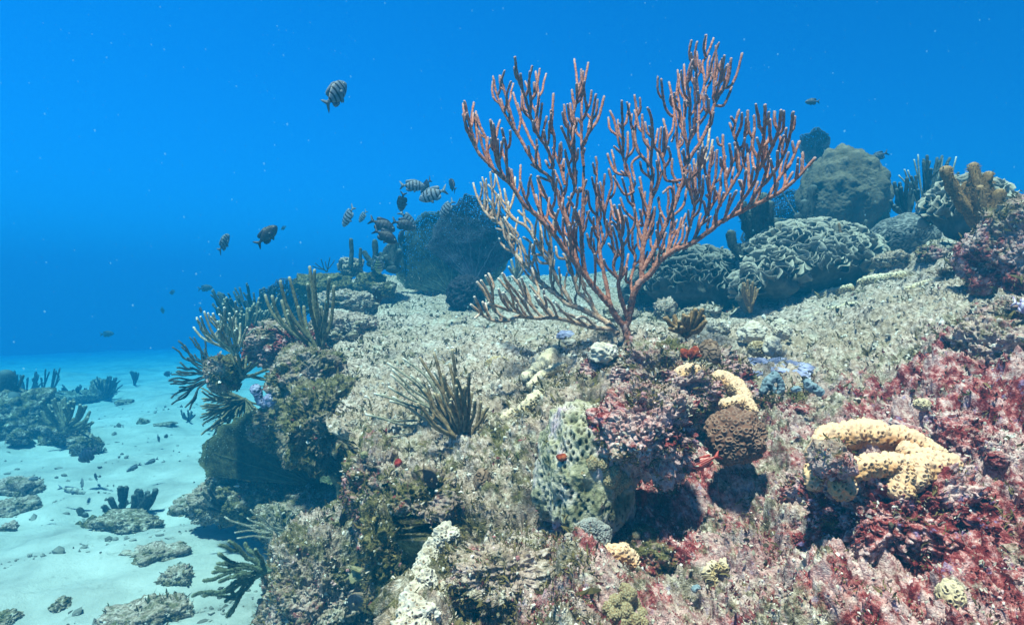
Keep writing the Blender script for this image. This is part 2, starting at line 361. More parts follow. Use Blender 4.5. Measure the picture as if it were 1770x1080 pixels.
# ------------------------------------------------------------------ rocks
RP = []
def rock(name, label, cat, c, rad, seed=0, rot=0.0, amp=.22, fine=.02, red=.0, pale=.5, algae=.4, sub=7, tilt=(0, 0), group=None, mat='reef', pits=0, pitd=.006, f=1.0, pitr=.34, turf=1.0):
    c = np.asarray(c, float); v, fa = ico(sub); v = v.copy(); rad = np.asarray(rad, float)
    k = 1 + amp * f * fbm(v, 1.1, 3, off=seed * 7.3) + amp * .55 * fbm(v, 2.9, 3, off=seed * 3.1)
    v = v * k[:, None]
    v = np.where(np.abs(v) > .72, np.sign(v) * (.72 + (np.abs(v) - .72) * .6), v) * rad        # blunter than an egg
    Rm = np.array(Matrix.Rotation(rot, 3, 'Z') @ Matrix.Rotation(tilt[0], 3, 'X') @ Matrix.Rotation(tilt[1], 3, 'Y'))
    n = v / (np.linalg.norm(v, axis=1)[:, None] + 1e-9); p = v @ Rm.T + c; n = n @ Rm.T; at_ = {}
    h = fine * (.9 * fbm(p, 13, 3) + .6 * np.abs(fbm(p, 44, 3, .6)) + .18 * pn(p * 150))
    if pits:
        f1 = near_fib(v / rad, int(12.57 * np.mean(rad) ** 2 * pits ** 2)); pt = sstep(pitr, pitr - .12, f1) * sstep(-.5, -.2, fbm(p, 9, 3)); h = h * .5 - pitd * pt; at_['pit'] = pt * (.95 if pitd > 0 else .35)
    p = p + n * h[:, None]
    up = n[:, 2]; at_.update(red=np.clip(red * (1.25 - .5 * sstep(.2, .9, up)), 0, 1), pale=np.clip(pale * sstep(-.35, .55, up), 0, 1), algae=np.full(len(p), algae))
    mb = MB(); mb.add(p, fa, **at_)
    if c[1] < 4.2 and -1.6 < c[0] < 1.9:
        vn = np.zeros_like(p); fn = np.cross(p[fa[:, 1]] - p[fa[:, 0]], p[fa[:, 2]] - p[fa[:, 0]])
        for q in range(3): np.add.at(vn, fa[:, q], fn)
        RP.append((p, vn / (np.linalg.norm(vn, axis=1)[:, None] + 1e-12), at_['red'], at_['pale'], at_['algae'], np.full(len(p), turf * 12.57 * np.mean(rad) ** 2 / len(p) / c[1] ** 2 / 7.4e-6)))
    return tag(mb.build(name, M[mat], loc=c), label, cat, group)

RK = 'rocks of the reef front'
rock('reef_boulder', 'big rough mound under the red sea rod, crusted with algae and pink crust', 'rock', W(1150, 672, 1.86), (.235, .2, .125), 1, .2, sub=8, red=.5, pale=.5, algae=.6, fine=.035, amp=.3)
rock('pitted_boulder', 'pale lilac and green boulder full of small dark holes', 'dead coral', W(1015, 812, 1.38), (.105, .13, .165), 2, .3, pale=1.2, red=.12, algae=.3, amp=.22, fine=.012, pits=74, pitd=.006, pitr=.33, turf=.06, mat='pitted', tilt=(0, .15))
rock('overhanging_boulder', 'pink crusted boulder jutting over the dark red hollow', 'rock', W(1118, 742, 1.30), (.10, .10, .088), 3, .5, sub=8, red=.6, pale=.7, algae=.45, fine=.026, amp=.28, tilt=(0, .35))
rock('crimson_block', 'deep red encrusted block under the large cream pitted coral', 'rock', W(1535, 900, 1.12), (.15, .14, .12), 4, -.15, sub=8, red=1.2, pale=.0, algae=.1, fine=.035, amp=.26)
rock('star_coral_rock', 'tall dark brown rock at the frame edge below the thick brown rods', 'rock', W(1790, 445, 2.05), (.17, .2, .2), 5, .2, sub=8, red=.55, pale=.5, algae=.5, turf=.5, fine=.03, amp=.25, pits=42, pitd=-.006, pitr=.42)
rock('ledge_rock', 'blunt mossy block on the pale slope at right, reddish inside', 'rock', W(1745, 632, 1.55), (.14, .14, .105), 6, .1, red=.5, pale=.5, algae=.5, fine=.03, amp=.3)
rock('edge_boulder', 'mossy boulder between the right frame edge and the pale slope', 'rock', W(1790, 555, 1.75), (.15, .13, .06), 16, .1, red=.4, pale=.7, algae=.5, fine=.03, amp=.3)
rock('fallen_block', 'large grey block low beside the sand at the foot of the reef', 'rock', W(562, 1040, 1.95), (.17, .2, .27), 7, .4, sub=8, red=.3, pale=.5, algae=.62, fine=.03, amp=.22)
rock('lip_rock', 'purplish brown rock at the reef lip under the pale rod bush', 'rock', W(488, 596, 3.05), (.19, .2, .10), 8, .3, red=.5, pale=.35, algae=.55, fine=.028, amp=.3)
rock('lip_rock', 'dark algae covered rock under the tall olive sea rod', 'rock', W(535, 660, 2.72), (.17, .17, .15), 27, .3, turf=.5, red=.3, pale=.6, algae=.7, fine=.03, amp=.3)
rock('lip_rock', 'mossy rock in the shade between the violet sponge and the olive sea fan', 'rock', W(505, 735, 3.05), (.18, .2, .13), 28, .8, red=.2, pale=.3, algae=.9, fine=.03, amp=.3)
rock('lip_rock', 'pale turf covered ledge between the tall olive sea rod and the plateau', 'rock', W(590, 572, 3.55), (.20, .28, .11), 41, .3, red=.1, pale=1.0, algae=.4, fine=.026, amp=.25, turf=.5)
rock('lip_rock', 'pale shoulder of the plateau edge behind the tall olive sea rod', 'rock', W(600, 528, 4.3), (.22, .3, .10), 42, .3, red=.0, pale=1.0, algae=.4, fine=.026, amp=.25, turf=.5)
rock('wall_bulge', 'shaggy dark green bulge above the mossy boulder on the left slope', 'rock', W(735, 868, 1.56), (.075, .10, .075), 43, .3, red=.35, pale=.4, algae=.8, fine=.03, amp=.3)
rock('knob_rock', 'dark round knob hanging out over the sand at the reef lip', 'rock', W(386, 645, 2.95), (.085, .09, .078), 9, 0, red=.3, pale=.4, algae=.8, fine=.02)
rock('wall_bulge', 'mossy green bulge of rock above the dark recess', 'rock', W(560, 735, 2.45), (.15, .16, .17), 10, .4, turf=.5, red=.15, pale=.55, algae=.8, fine=.034, amp=.3)
rock('wall_bulge', 'dark overgrown rock face beside the narrow crevice', 'rock', W(655, 850, 1.85), (.10, .14, .15), 11, .3, red=.5, pale=.25, algae=.95, fine=.03, amp=.3)
rock('mossy_boulder', 'olive brown shaggy boulder left of the white knobs', 'rock', W(690, 955, 1.62), (.085, .12, .16), 12, .1, red=.2, pale=.15, algae=1.0, fine=.03, amp=.3)
rock('foot_rock', 'dark rock in the shade at the wall foot below the olive sea fan', 'rock', W(455, 850, 3.35), (.24, .2, .16), 13, .3, pale=.4, algae=.7, fine=.03)
rock('foot_rock', 'rounded grey rock on the sand in front of the shaded wall foot', 'rock', W(375, 865, 3.5), (.15, .13, .1), 14, .3, pale=.75, algae=.5, fine=.025)
rock('foot_rock', 'dim boulder deep in the recess behind the feathery grey twigs', 'rock', W(540, 905, 2.9), (.22, .2, .16), 15, .8, pale=.5, algae=.6, fine=.03)
rock('foot_rock', 'pale green topped rock beside the lower edge of the sea fan', 'rock', W(392, 820, 3.45), (.085, .08, .085), 24, .8, pale=1.0, algae=.5, fine=.03)
rock('dark_clump', 'purplish brown clump nestled in the left bend of the large cream coral', 'dead coral', W(1438, 792, 1.02), (.027, .025, .027), 29, 0, red=.5, pale=.1, algae=.7, fine=.014, sub=6)
# the stone plate and ridges of the right slope
rock('crust_plate', 'wine red flat plate of crust lying behind the big cream coral', 'crust', W(1563, 741, 1.34), (.046, .03, .012), 17, -.4, red=1.3, pale=.0, algae=.0, fine=.006, sub=6, tilt=(0, .35))
rock('pink_ridge', 'pale pink crusted ridge right of the wine red plate', 'crust', W(1672, 738, 1.32), (.07, .06, .035), 18, -.2, red=1.1, pale=.9, algae=.05, fine=.014, sub=6)
rock('dark_red_knob', 'upright dark red knob behind the pink ridge', 'crust', W(1608, 722, 1.36), (.022, .022, .038), 19, 0, red=1.3, pale=.1, algae=.1, fine=.014, sub=6)
rock('dark_red_knob', 'dark red hollowed lump in front of the pink ridge', 'crust', W(1678, 768, 1.26), (.045, .04, .03), 20, 0, red=1.35, pale=.0, algae=.1, fine=.016, sub=6)
rock('pink_ridge', 'mauve crusted lump at the right edge near the pink ridge', 'crust', W(1745, 782, 1.2), (.06, .05, .028), 21, 0, red=1.1, pale=.6, algae=.2, fine=.016, sub=6)
rock('pink_ridge', 'low pinkish hump in the bottom right corner', 'rock', W(1700, 1010, .98), (.09, .08, .05), 22, 0, red=.9, pale=.9, algae=.3, fine=.02, sub=7)
rock('algae_hump', 'brown turf covered hump between the cave and the white slope', 'rock', W(1125, 968, 1.27), (.07, .07, .045), 23, 0, red=.5, pale=.4, algae=1.0, fine=.022, sub=7)
rock('rubble_hump', 'low white and brown rubble hump beside the white knobs', 'rock', W(880, 990, 1.27), (.13, .1, .05), 25, .2, red=.3, pale=.8, algae=.5, fine=.03, sub=7, amp=.3)
rock('turf_hump', 'brown turf hump with the blue lobed sponge on it', 'rock', W(1365, 705, 1.72), (.085, .07, .038), 26, .2, red=.55, pale=.5, algae=.9, fine=.022, sub=7)
# the rocks along the back of the plateau
for i, (X, Y, d, a, b, c, lb) in enumerate([
    (560, 500, 4.9, .21, .2, .13, 'green domed rock behind the pale rods at the plateau edge'),
    (606, 462, 5.1, .10, .1, .075, 'small pale rock below the dark upright tube'),
    (640, 490, 4.9, .13, .12, .085, 'flat greenish rock next to the brighter green one'),
    (665, 500, 4.6, .075, .08, .055, 'bright green topped rock near the big dark sea fan'),
    (470, 580, 3.35, .07, .07, .085, 'pale smooth topped rock left of the round dark sponge'),
    (1150, 540, 3.3, .05, .05, .055, 'pale green round lump behind the yellow fire coral'),
    (1215, 545, 3.4, .14, .1, .05, 'low blue grey rubble below the dark lettuce corals'),
    (1075, 545, 3.4, .09, .1, .045, 'small grey rubble rock behind the sea rod stem'),
    (1545, 450, 3.1, .08, .07, .035, 'cream crusted flat rock below the ridged brain coral'),
    (1660, 470, 2.6, .05, .05, .03, 'dark maroon tuft covered stone on the upper slope'),
    (1620, 440, 2.9, .11, .08, .04, 'turfy brown rubble under the grey lettuce coral')]):
    rock('plateau_rock', lb, 'rock', W(X, Y, d), (a, b, c), 30 + i, i * .7, pale=[.35, .7, .4, .6, 1, 1, .8, .8, 1, .1, .6][i], algae=[.9, .4, .9, .8, .2, .3, .3, .4, .2, .6, .7][i], red=[0, 0, 0, 0, 0, 0, 0, .1, 0, .9, .4][i], fine=.022, sub=6, amp=.3)
# loose rocks on the sand
SR = [(30, 848, .16, .11, .085, 'smooth grey rock at the left frame edge with a small fish over it', .6), (20, 885, .15, .12, .08, 'rough boulder at the left frame edge below the smooth grey rock', .6), (15, 911, .045, .04, .02, 'flat pale stone just below the rough boulder at the left edge', 1.0),
      (218, 905, .19, .12, .06, 'dark rubble mound carrying the thick dark finger coral', .1), (270, 960, .15, .13, .05, 'mottled low rock between the finger coral and the round stone', .55), (305, 1003, .075, .07, .06, 'dark round stone half sunk in bright sand', .3), (330, 880, .12, .1, .07, 'rubble heap beside the shaded reef foot', .6),
      (255, 1065, .16, .12, .045, 'speckled low rock at the bottom edge of the sand', .8), (110, 1045, .04, .035, .025, 'tiny dark lump near the bottom edge of the sand', .2), (15, 1070, .05, .04, .02, 'dark scrap in the bottom left corner', .2)]
for i, (X, Y, a, b, c, lb, pl) in enumerate(SR):
    p = hit(X, Y, what='sand'); rock('sand_rock', lb, 'rock', p + np.array([0, 0, c * .02]), (a, b, c), 50 + i, i, pale=pl + .15, algae=.5, fine=.022, sub=6, amp=.3)
# the patch reef on the left
PR = [(60, 770, .42, .3, .13, 'broad base of the patch reef on the sand', .2), (20, 725, .42, .3, .27, 'dark hump at the left frame edge of the patch reef', .1), (112, 762, .28, .2, .20, 'rounded rock under the twiggy bush of the patch reef', .5),
      (70, 745, .09, .08, .06, 'small pale boulder on top of the patch reef', .8), (115, 750, .08, .08, .05, 'flat bright stone below the twiggy bush', .9), (35, 755, .1, .08, .06, 'greenish stone on the left slope of the patch reef', .3), (150, 770, .12, .1, .09, 'right hand shoulder of the patch reef behind the dark fish', .3)]
for i, (X, Y, a, b, c, lb, pl) in enumerate(PR):
    rock('patch_reef_rock', lb, 'rock', W(X, Y, 5.9 - .1 * i), (a, b, c), 70 + i, i, pale=pl, algae=.6, fine=.03, sub=6, amp=.3)
for i, (X, Y, d, a, c, lb) in enumerate([(172, 680, 8.6, .13, .16, 'faint round rock far out on the sand'), (110, 690, 8.4, .35, .1, 'faint low rock far out beside the round one'), (215, 692, 8.2, .12, .035, 'faint flat scrap of rock far out right of the round one'), (248, 726, 6.4, .06, .03, 'small bluish stone alone on the bright sand'), (285, 728, 6.4, .1, .015, 'thin dark scrap on the bright sand beside the small stone')]):
    p = hit(X, Y + 6, what='sand'); rock('sand_rock', lb, 'rock', p + np.array([0, 0, c * .5]), (a, a * .8, c), 80 + i, i, pale=.2, algae=.6, sub=4, amp=.3)

# where the rock really is along a line of sight (rocks only)
bpy.context.view_layer.update(); _dg = bpy.context.evaluated_depsgraph_get()
def surf(X, Y):
    d = Vector(FWD + (X - 885) / F * RGT - (Y - 540) / F * UPV).normalized()
    ok, loc, *_ = sc.ray_cast(_dg, Vector((0, 0, 0)), d)
    return dep(np.array(loc)) if ok else None
SURF = {}
def sd_(X, Y, default=None):
    k = (round(X), round(Y))
    if k not in SURF: SURF[k] = surf(X, Y)
    return SURF[k] or default

# ------------------------------------------------------------------ what covers the rock: turf, flakes, grit
def turf_material(name, lo, hi):
    m, n, l, b = nmat(name, .9, .1); l.new(ramp(n, l, attr(n, 'rnd'), [(0, lo), (1, hi)]), b.inputs['Base Color']); return m
def scatter(name, mat, n, weight, size, blades, upb=.6, seedo=0, flat=False, rootlift=0.0):
    """n tufts of thin leaf-like blades rooted on the rock"""
    w = weight / weight.sum(); idx = np.searchsorted(np.cumsum(w), rng.random(n)).clip(0, len(w) - 1)
    P = SP[idx] + SN[idx] * rootlift; P = np.repeat(P, blades, 0) + rng.normal(size=(n * blades, 3)) * size * .45
    dirs = np.repeat(SN[idx], blades, 0) * upb + rng.normal(size=(n * blades, 3)) * .55 + np.array([0, 0, .2]); dirs /= np.linalg.norm(dirs, axis=1)[:, None]
    s = size * np.exp(rng.normal(size=n * blades) * .45) * np.clip(SP[np.repeat(idx, blades), 1] / 1.6, .75, 1.9)
    side = np.cross(dirs, rng.normal(size=dirs.shape)); side /= np.linalg.norm(side, axis=1)[:, None]
    a = P - dirs * s[:, None] * .2; bnd = np.cross(dirs, side)
    mid = P + dirs * s[:, None] * .5 + bnd * s[:, None] * .12; tipp = P + dirs * s[:, None] * .95 - bnd * s[:, None] * .1
    k = s[:, None] * (.22 if flat else .12) * side
    v = np.stack([a - k * .5, a + k * .5, mid + k, tipp + k * .35, tipp - k * .35, mid - k], 1).reshape(-1, 3)
    b0 = np.arange(n * blades)[:, None] * 6
    mb = MB(); mb.add(v, np.concatenate([b0 + np.array([[0, 1, 2, 5]]), b0 + np.array([[5, 2, 3, 4]])]), rnd=np.repeat(np.clip(np.repeat(rng.random(n), blades) * .6 + rng.random(n * blades) * .4, 0, 1), 6))
    return tag(mb.build(name, mat, smooth=False), kind='stuff')
SP = np.vstack([dp] + [r[0] for r in RP]); SN = np.vstack([N2] + [r[1] for r in RP])
zr, zp, za = [np.concatenate([z] + [r[k] for r in RP]) for z, k in ((zr, 2), (zp, 3), (za, 4))]; AW = np.concatenate([np.ones(len(dp))] + [r[5] for r in RP])
patch = sstep(.0, .35, fbm(SP, 6, 4, off=31)); patch2 = sstep(.05, .4, fbm(SP, 9, 4, off=57)); grain = sstep(-.1, .3, fbm(SP, 30, 3, off=77))
vis = ((SP[:, 1] < 6.5) & (SP[:, 1] > .55)) * AW
near = sstep(3.4, 1.8, SP[:, 1])
scatter('brown_turf_algae', turf_material('turf_brown', (.03, .028, .008), (.20, .15, .06)), 20000, vis * (za * .9 + .10) * (patch + .03) * (near + .03), .0085, 6)
scatter('green_turf_algae', turf_material('turf_green', (.02, .03, .010), (.13, .125, .05)), 9000, vis * (za ** 2 + .003) * (patch2 + .02) * (near + .25), .0075, 6)
scatter('red_turf_algae', turf_material('turf_red', (.04, .005, .006), (.24, .07, .065)), 10000, vis * (zr + .01) * (patch2 + .05), .0052, 4, flat=True)
scatter('pale_turf_sediment', turf_material('turf_pale', (.18, .14, .10), (.54, .48, .41)), 22000, vis * (zp * .8 + .25) * (grain + .05) * (near + .3), .0050, 4, flat=True)
scatter('low_plateau_turf', turf_material('turf_low', (.07, .06, .025), (.22, .19, .11)), 5000, vis * zp * (1 - near) * (sstep(.1, .4, fbm(SP, 2.6, 4, off=91)) + .03), .0055, 4, flat=True)
def grit(name, mat, n, weight, size):
    w = weight / weight.sum(); idx = np.searchsorted(np.cumsum(w), rng.random(n)).clip(0, len(w) - 1)
    v0, f0 = ico(1); s = size * np.exp(np.clip(rng.normal(size=(n, 1)), -2, 1.3) * .45) * np.clip(SP[idx, 1:2] / 1.6, .65, 2.2)
    v = (v0[None] * (1 + .35 * rng.normal(size=(n, len(v0), 1)))) * (s * rng.uniform(.5, 1.3, (n, 3)))[:, None] + (SP[idx] + SN[idx] * s * .2)[:, None]
    mb = MB(); mb.add(v.reshape(-1, 3), (f0[None] + np.arange(n)[:, None, None] * len(v0)).reshape(-1, 3), rnd=np.repeat(rng.random(n), len(v0)))
    return tag(mb.build(name, mat, smooth=False), kind='stuff')
grit('pale_reef_grit', turf_material('grit_pale', (.26, .24, .18), (.68, .65, .58)), 12000, vis * (.3 + .25 * zp) * (near + .12) * (grain + .08), .0030)
grit('pink_reef_grit', turf_material('grit_pink', (.30, .12, .12), (.62, .44, .42)), 3500, vis * (zr + .01) * (grain + .1), .0032)
grit('dark_reef_grit', turf_material('grit_dark', (.015, .014, .01), (.10, .08, .05)), 5000, vis * (.5 + za) * (patch + .15), .0034)
def ground_bits(name, n, mat, size, far):
    a = rng.uniform(R(-38), R(-4), n); r = np.exp(rng.uniform(math.log(2.2), math.log(far), n)); x, y = r * np.sin(a), r * np.cos(a)
    keep = fbm(np.stack([x, y, 0 * x], -1), 1.6, 3, off=4) > -.05; x, y = x[keep], y[keep]; n = len(x)
    v0, f0 = ico(1); s = size * np.exp(np.clip(rng.normal(size=(n, 1)), -2, 1.6) * .6)
    v = v0[None] * (1 + .3 * rng.normal(size=(n, len(v0), 1))) * (s * rng.uniform(.5, 1.4, (n, 3)))[:, None] + np.stack([x, y, Hsand(x, y)], -1)[:, None]
    mb = MB(); mb.add(v.reshape(-1, 3), (f0[None] + np.arange(n)[:, None, None] * len(v0)).reshape(-1, 3), rnd=np.repeat(rng.random(n), len(v0)))
    tag(mb.build(name, mat, smooth=False), kind='stuff')
ground_bits('coral_gravel', 2600, turf_material('gravel', (.06, .06, .045), (.34, .34, .3)), .0075, 9)
# specks drifting in the water
n = 1100; d = np.exp(rng.uniform(math.log(.8), math.log(2.9), n)); X = rng.uniform(-50, 1820, n); Y = rng.uniform(-40, 640, n)
v0, f0 = ico(1); P = np.array([W(a, b, c) for a, b, c in zip(X, Y, d)]); s = (.00042 + .0013 * rng.random((n, 1)) ** 5) * d[:, None] ** .7
mb = MB(); mb.add((v0[None] * s[:, None] + P[:, None]).reshape(-1, 3), (f0[None] + np.arange(n)[:, None, None] * len(v0)).reshape(-1, 3))
m, mn, ml, mbs = nmat('drifting_speck', .6); mbs.inputs['Base Color'].default_value = (.35, .75, .85, 1); mbs.inputs['Alpha'].default_value = .15
tag(mb.build('drifting_specks', m), kind='stuff')

# ------------------------------------------------------------------ the red sea rod
M['rod_red'] = simple('rod_red', [(.36, (.19, .065, .04)), (.5, (.36, .135, .085)), (.66, (.50, .25, .18))], 120, tip=(.46, .32, .30), bs=330, bd=.004, bstr=1.0)
M['rod_tan'] = simple('rod_tan', [(.36, (.24, .13, .08)), (.5, (.40, .25, .165)), (.66, (.54, .42, .33))], 90, tip=(.62, .54, .46), bs=420, bd=.0025, bstr=.9)
def C1(p): return [(790 + x / 3.857, 50 + y / 3.857) for x, y in p]
def C2(p): return [(1030 + x / 3.857, 50 + y / 3.857) for x, y in p]
def C3(p): return [(1180 + x / 4.154, 180 + y / 4.154) for x, y in p]
def C4(p): return [(810 + x / 3.485, 290 + y / 3.485) for x, y in p]
def C5(p): return [(980 + x / 3.485, 290 + y / 3.485) for x, y in p]
ROD_D = 2.04
G = []     # (limb, material, slope in depth per 100 px, thick, points)
def g(limb, sl, pts, th=None, m='r'): G.append((limb, sl, pts, th, m))
g('stem', 0, [(1087, 604), (1085, 585), (1079, 563)], (8.5, 7.6))
# right limb
g('R', -.02, C5([(345, 960), (370, 920), (395, 790), (430, 700), (450, 680)]), (6.8, 6))
g('R', -.04, C5([(450, 680), (500, 640), (560, 560), (640, 500), (740, 460), (860, 380)]) + C3([(270, 850), (380, 790), (480, 740), (590, 690), (700, 630), (800, 550), (880, 470), (950, 390)]), (6, 2.7))
g('R', .03, C5([(450, 680), (450, 600), (452, 540), (462, 440), (480, 330), (500, 230), (510, 150)]) + C2([(370, 1060), (375, 930), (290, 830), (260, 720), (270, 560), (257, 445)]), (5, 2.4))
g('R', .02, C5([(452, 620), (500, 540), (550, 440), (600, 330), (640, 250), (680, 130), (720, 20)]) + C2([(590, 940), (640, 840), (700, 750), (760, 620), (785, 520), (820, 450), (850, 400), (900, 380), (940, 300), (975, 165)]), (5, 2.4))
for p in [[(600, 900), (620, 760), (680, 650), (690, 500), (725, 360), (710, 240), (740, 180), (785, 65)], [(735, 190), (718, 130), (732, 45)], [(722, 370), (755, 310), (765, 250), (795, 160), (820, 95)],
          [(690, 500), (675, 380), (668, 260), (660, 180), (675, 90)], [(665, 290), (628, 200), (624, 140), (637, 80)], [(640, 730), (625, 600), (628, 480), (608, 360), (625, 260), (642, 210)], [(615, 780), (580, 690), (590, 560), (592, 380), (588, 240)],
          [(600, 830), (595, 700), (565, 570), (550, 450), (558, 325)], [(552, 500), (520, 455)], [(555, 990), (548, 800), (535, 640), (512, 480), (488, 358)], [(515, 610), (475, 550), (450, 470), (436, 338)], [(630, 520), (602, 480)],
          [(795, 510), (790, 400), (810, 290), (832, 220)], [(795, 480), (845, 390), (875, 320), (881, 238)], [(835, 430), (880, 350), (903, 200)], [(800, 470), (830, 330), (857, 182)], [(790, 480), (788, 340), (802, 190)], [(740, 420), (742, 395)],
          [(695, 650), (740, 560), (745, 470), (732, 440)], [(650, 700), (665, 560), (660, 420), (655, 330)], [(740, 330), (745, 240), (758, 185)], [(770, 340), (770, 300)], [(800, 520), (850, 510), (890, 430), (905, 390)]]: g('R', rng.normal() * .10, C2(p))
for p in [[(555, 1000), (470, 1010), (455, 900), (425, 810), (435, 660)], [(455, 850), (475, 730), (450, 605)], [(468, 930), (497, 860), (482, 790)], [(452, 830), (455, 660)], [(560, 790), (580, 760), (565, 725)], [(535, 1060), (510, 960), (508, 870)], [(600, 900), (575, 820)], [(525, 680), (505, 750)]]: g('R', rng.normal() * .1, C2(p))
for p in [[(250, 1090), (240, 1040), (220, 960), (180, 850), (150, 740), (125, 620), (95, 550)], [(127, 712), (95, 670), (83, 595)], [(183, 850), (180, 700), (172, 482)], [(180, 670), (155, 635)], [(175, 840), (122, 785)],
          [(225, 980), (135, 960), (95, 890), (78, 835)], [(140, 960), (120, 880), (106, 812)], [(372, 920), (375, 780), (377, 690), (368, 590), (345, 528)], [(365, 815), (325, 750), (312, 660), (308, 575)], [(375, 720), (340, 690), (328, 625)],
          [(240, 880), (212, 820), (212, 690)], [(235, 870), (250, 800), (243, 680)], [(265, 700), (235, 650), (240, 572)], [(360, 1000), (310, 950), (295, 888)], [(275, 640), (277, 530)], [(360, 780), (340, 740)], [(300, 840), (240, 900), (260, 1010)], [(200, 1000), (170, 950)]]: g('R', rng.normal() * .1, C2(p))
g('R', .05, C5([(430, 460), (425, 345), (400, 220), (380, 110)]) + C2([(240, 1060)]), (3.6, 3.2))
for p in [[(400, 330), (350, 260), (322, 185)], [(430, 330), (455, 350), (440, 255)], [(400, 150), (345, 160), (280, 55)], [(385, 160), (410, 90)], [(470, 520), (480, 420), (520, 310), (530, 240)], [(505, 590), (570, 480), (595, 395)], [(530, 430), (545, 330)], [(600, 330), (560, 250), (552, 180)],
          [(590, 520), (620, 420), (640, 250)], [(600, 510), (650, 400), (690, 350), (715, 280)], [(640, 495), (690, 430), (700, 350)], [(660, 300), (700, 230), (720, 130)], [(490, 270), (460, 180), (440, 60)], [(500, 200), (540, 130), (575, 20)], [(600, 330), (640, 200), (625, 120), (580, 150)]]: g('R', rng.normal() * .1, C5(p))
for p in [[(200, 880), (250, 760), (320, 640), (390, 520), (450, 400), (500, 290), (515, 180), (512, 85)], [(390, 480), (400, 330), (370, 230), (338, 140)], [(372, 215), (378, 140), (405, 45)], [(378, 140), (347, 95)], [(405, 330), (440, 280), (450, 180), (457, 100)], [(398, 255), (420, 150), (426, 68)],
          [(320, 640), (310, 560), (300, 420), (290, 300), (289, 225)], [(290, 305), (258, 290), (248, 245)], [(320, 540), (350, 430), (336, 290)], [(300, 450), (272, 440), (270, 405)],
          [(60, 990), (150, 830), (210, 730), (270, 620), (270, 520)], [(180, 780), (200, 650), (235, 520), (248, 335)], [(195, 640), (190, 500), (217, 310)], [(160, 790), (150, 700)], [(190, 690), (170, 655)], [(250, 660), (238, 630)], [(245, 770), (295, 640)],
          [(0, 1010), (60, 850), (90, 720), (120, 600), (115, 430), (112, 345)], [(95, 715), (140, 650), (145, 540)], [(70, 740), (50, 600), (52, 440)], [(85, 690), (80, 400)], [(80, 940), (130, 790)], [(150, 885), (200, 810)],
          [(340, 810), (420, 700), (480, 620), (530, 520), (545, 380), (580, 250), (590, 100), (592, 10)], [(530, 390), (500, 300), (515, 180)], [(572, 195), (545, 160)], [(415, 690), (440, 590), (455, 480)], [(430, 610), (405, 550)], [(468, 610), (468, 360)],
          [(470, 740), (540, 620), (600, 560), (680, 450), (740, 330), (775, 200), (793, 60)], [(530, 480), (600, 390), (650, 290), (690, 180), (706, 48)], [(682, 190), (660, 130), (659, 58)], [(640, 300), (625, 220), (622, 120)], [(660, 440), (690, 320), (726, 228)], [(712, 270), (700, 238)],
          [(600, 680), (700, 520), (760, 450), (800, 370), (838, 270)], [(795, 350), (788, 272)], [(712, 485), (760, 350)], [(710, 610), (790, 492)], [(815, 530), (828, 390)], [(855, 480), (862, 350)], [(560, 600), (600, 480), (622, 380)], [(480, 720), (540, 560)],
          [(285, 820), (340, 720), (385, 625)], [(545, 470), (600, 350), (600, 270)], [(640, 480), (632, 400)], [(660, 640), (685, 570)], [(590, 420), (585, 200)], [(440, 340), (460, 290)]]: g('R', -.05 + rng.normal() * .08, C3(p))
for p in [[(1176, 325), (1200, 300), (1213, 290), (1222, 258), (1227, 222)], [(1212, 291), (1226, 270), (1232, 243)], [(1198, 303), (1206, 280), (1208, 255)], [(1218, 268), (1212, 240)]]: g('B', .12, p, None, 't')
# left limb
g('L', -.03, C5([(345, 965), (300, 900), (250, 820), (180, 740), (110, 650)]) + C4([(600, 520), (520, 410), (440, 320), (390, 270), (330, 215)]) + C1([(360, 1040), (290, 980), (210, 900), (140, 820), (80, 700), (40, 570)]), (6.4, 2.5))
for p in [[(140, 810), (90, 660), (50, 485)], [(245, 930), (205, 830), (195, 740), (150, 640), (130, 575)], [(215, 890), (170, 790), (148, 685)], [(330, 1020), (270, 900), (240, 740), (223, 610)], [(285, 930), (262, 790), (243, 638)], [(350, 1010), (330, 890), (325, 780), (299, 668)], [(385, 1070), (362, 940)], [(300, 860), (270, 740)], [(345, 900), (315, 860)],
          [(380, 1070), (345, 1000), (235, 950)]]: g('L', rng.normal() * .08, C1(p))
g('L', .04, C4([(690, 640), (660, 600), (620, 400), (570, 250), (530, 140), (480, 50)]) + C1([(550, 940), (480, 840), (420, 730), (360, 640), (300, 530), (260, 420), (240, 320)]), (4.8, 2.4))
for p in [[(380, 690), (368, 600), (340, 500), (290, 320)], [(300, 560), (293, 470)], [(560, 940), (540, 840), (490, 740), (430, 600), (395, 500), (375, 428)], [(420, 700), (425, 600), (405, 500)], [(650, 1040), (640, 930), (640, 890), (590, 780), (540, 710), (490, 580), (450, 440), (410, 340), (385, 192)],
          [(480, 620), (440, 540), (432, 452)], [(432, 400), (424, 302)], [(490, 570), (493, 480), (480, 380), (486, 288)], [(495, 470), (515, 440), (515, 360)], [(545, 710), (530, 560), (545, 480), (525, 288)], [(560, 690), (555, 590), (567, 500)], [(580, 740), (580, 660), (597, 588)], [(545, 700), (528, 520)],
          [(660, 880), (650, 740), (630, 640), (627, 545)], [(640, 640), (643, 435)], [(720, 1040), (690, 930), (640, 795)], [(705, 940), (710, 880)], [(600, 790), (580, 680)], [(640, 890), (620, 930), (590, 880)], [(540, 940), (495, 905)], [(600, 1040), (540, 985)], [(655, 1000), (645, 945)], [(520, 830), (530, 740)], [(480, 850), (475, 785)], [(690, 900), (685, 770)]]: g('L', .03 + rng.normal() * .09, C1(p))
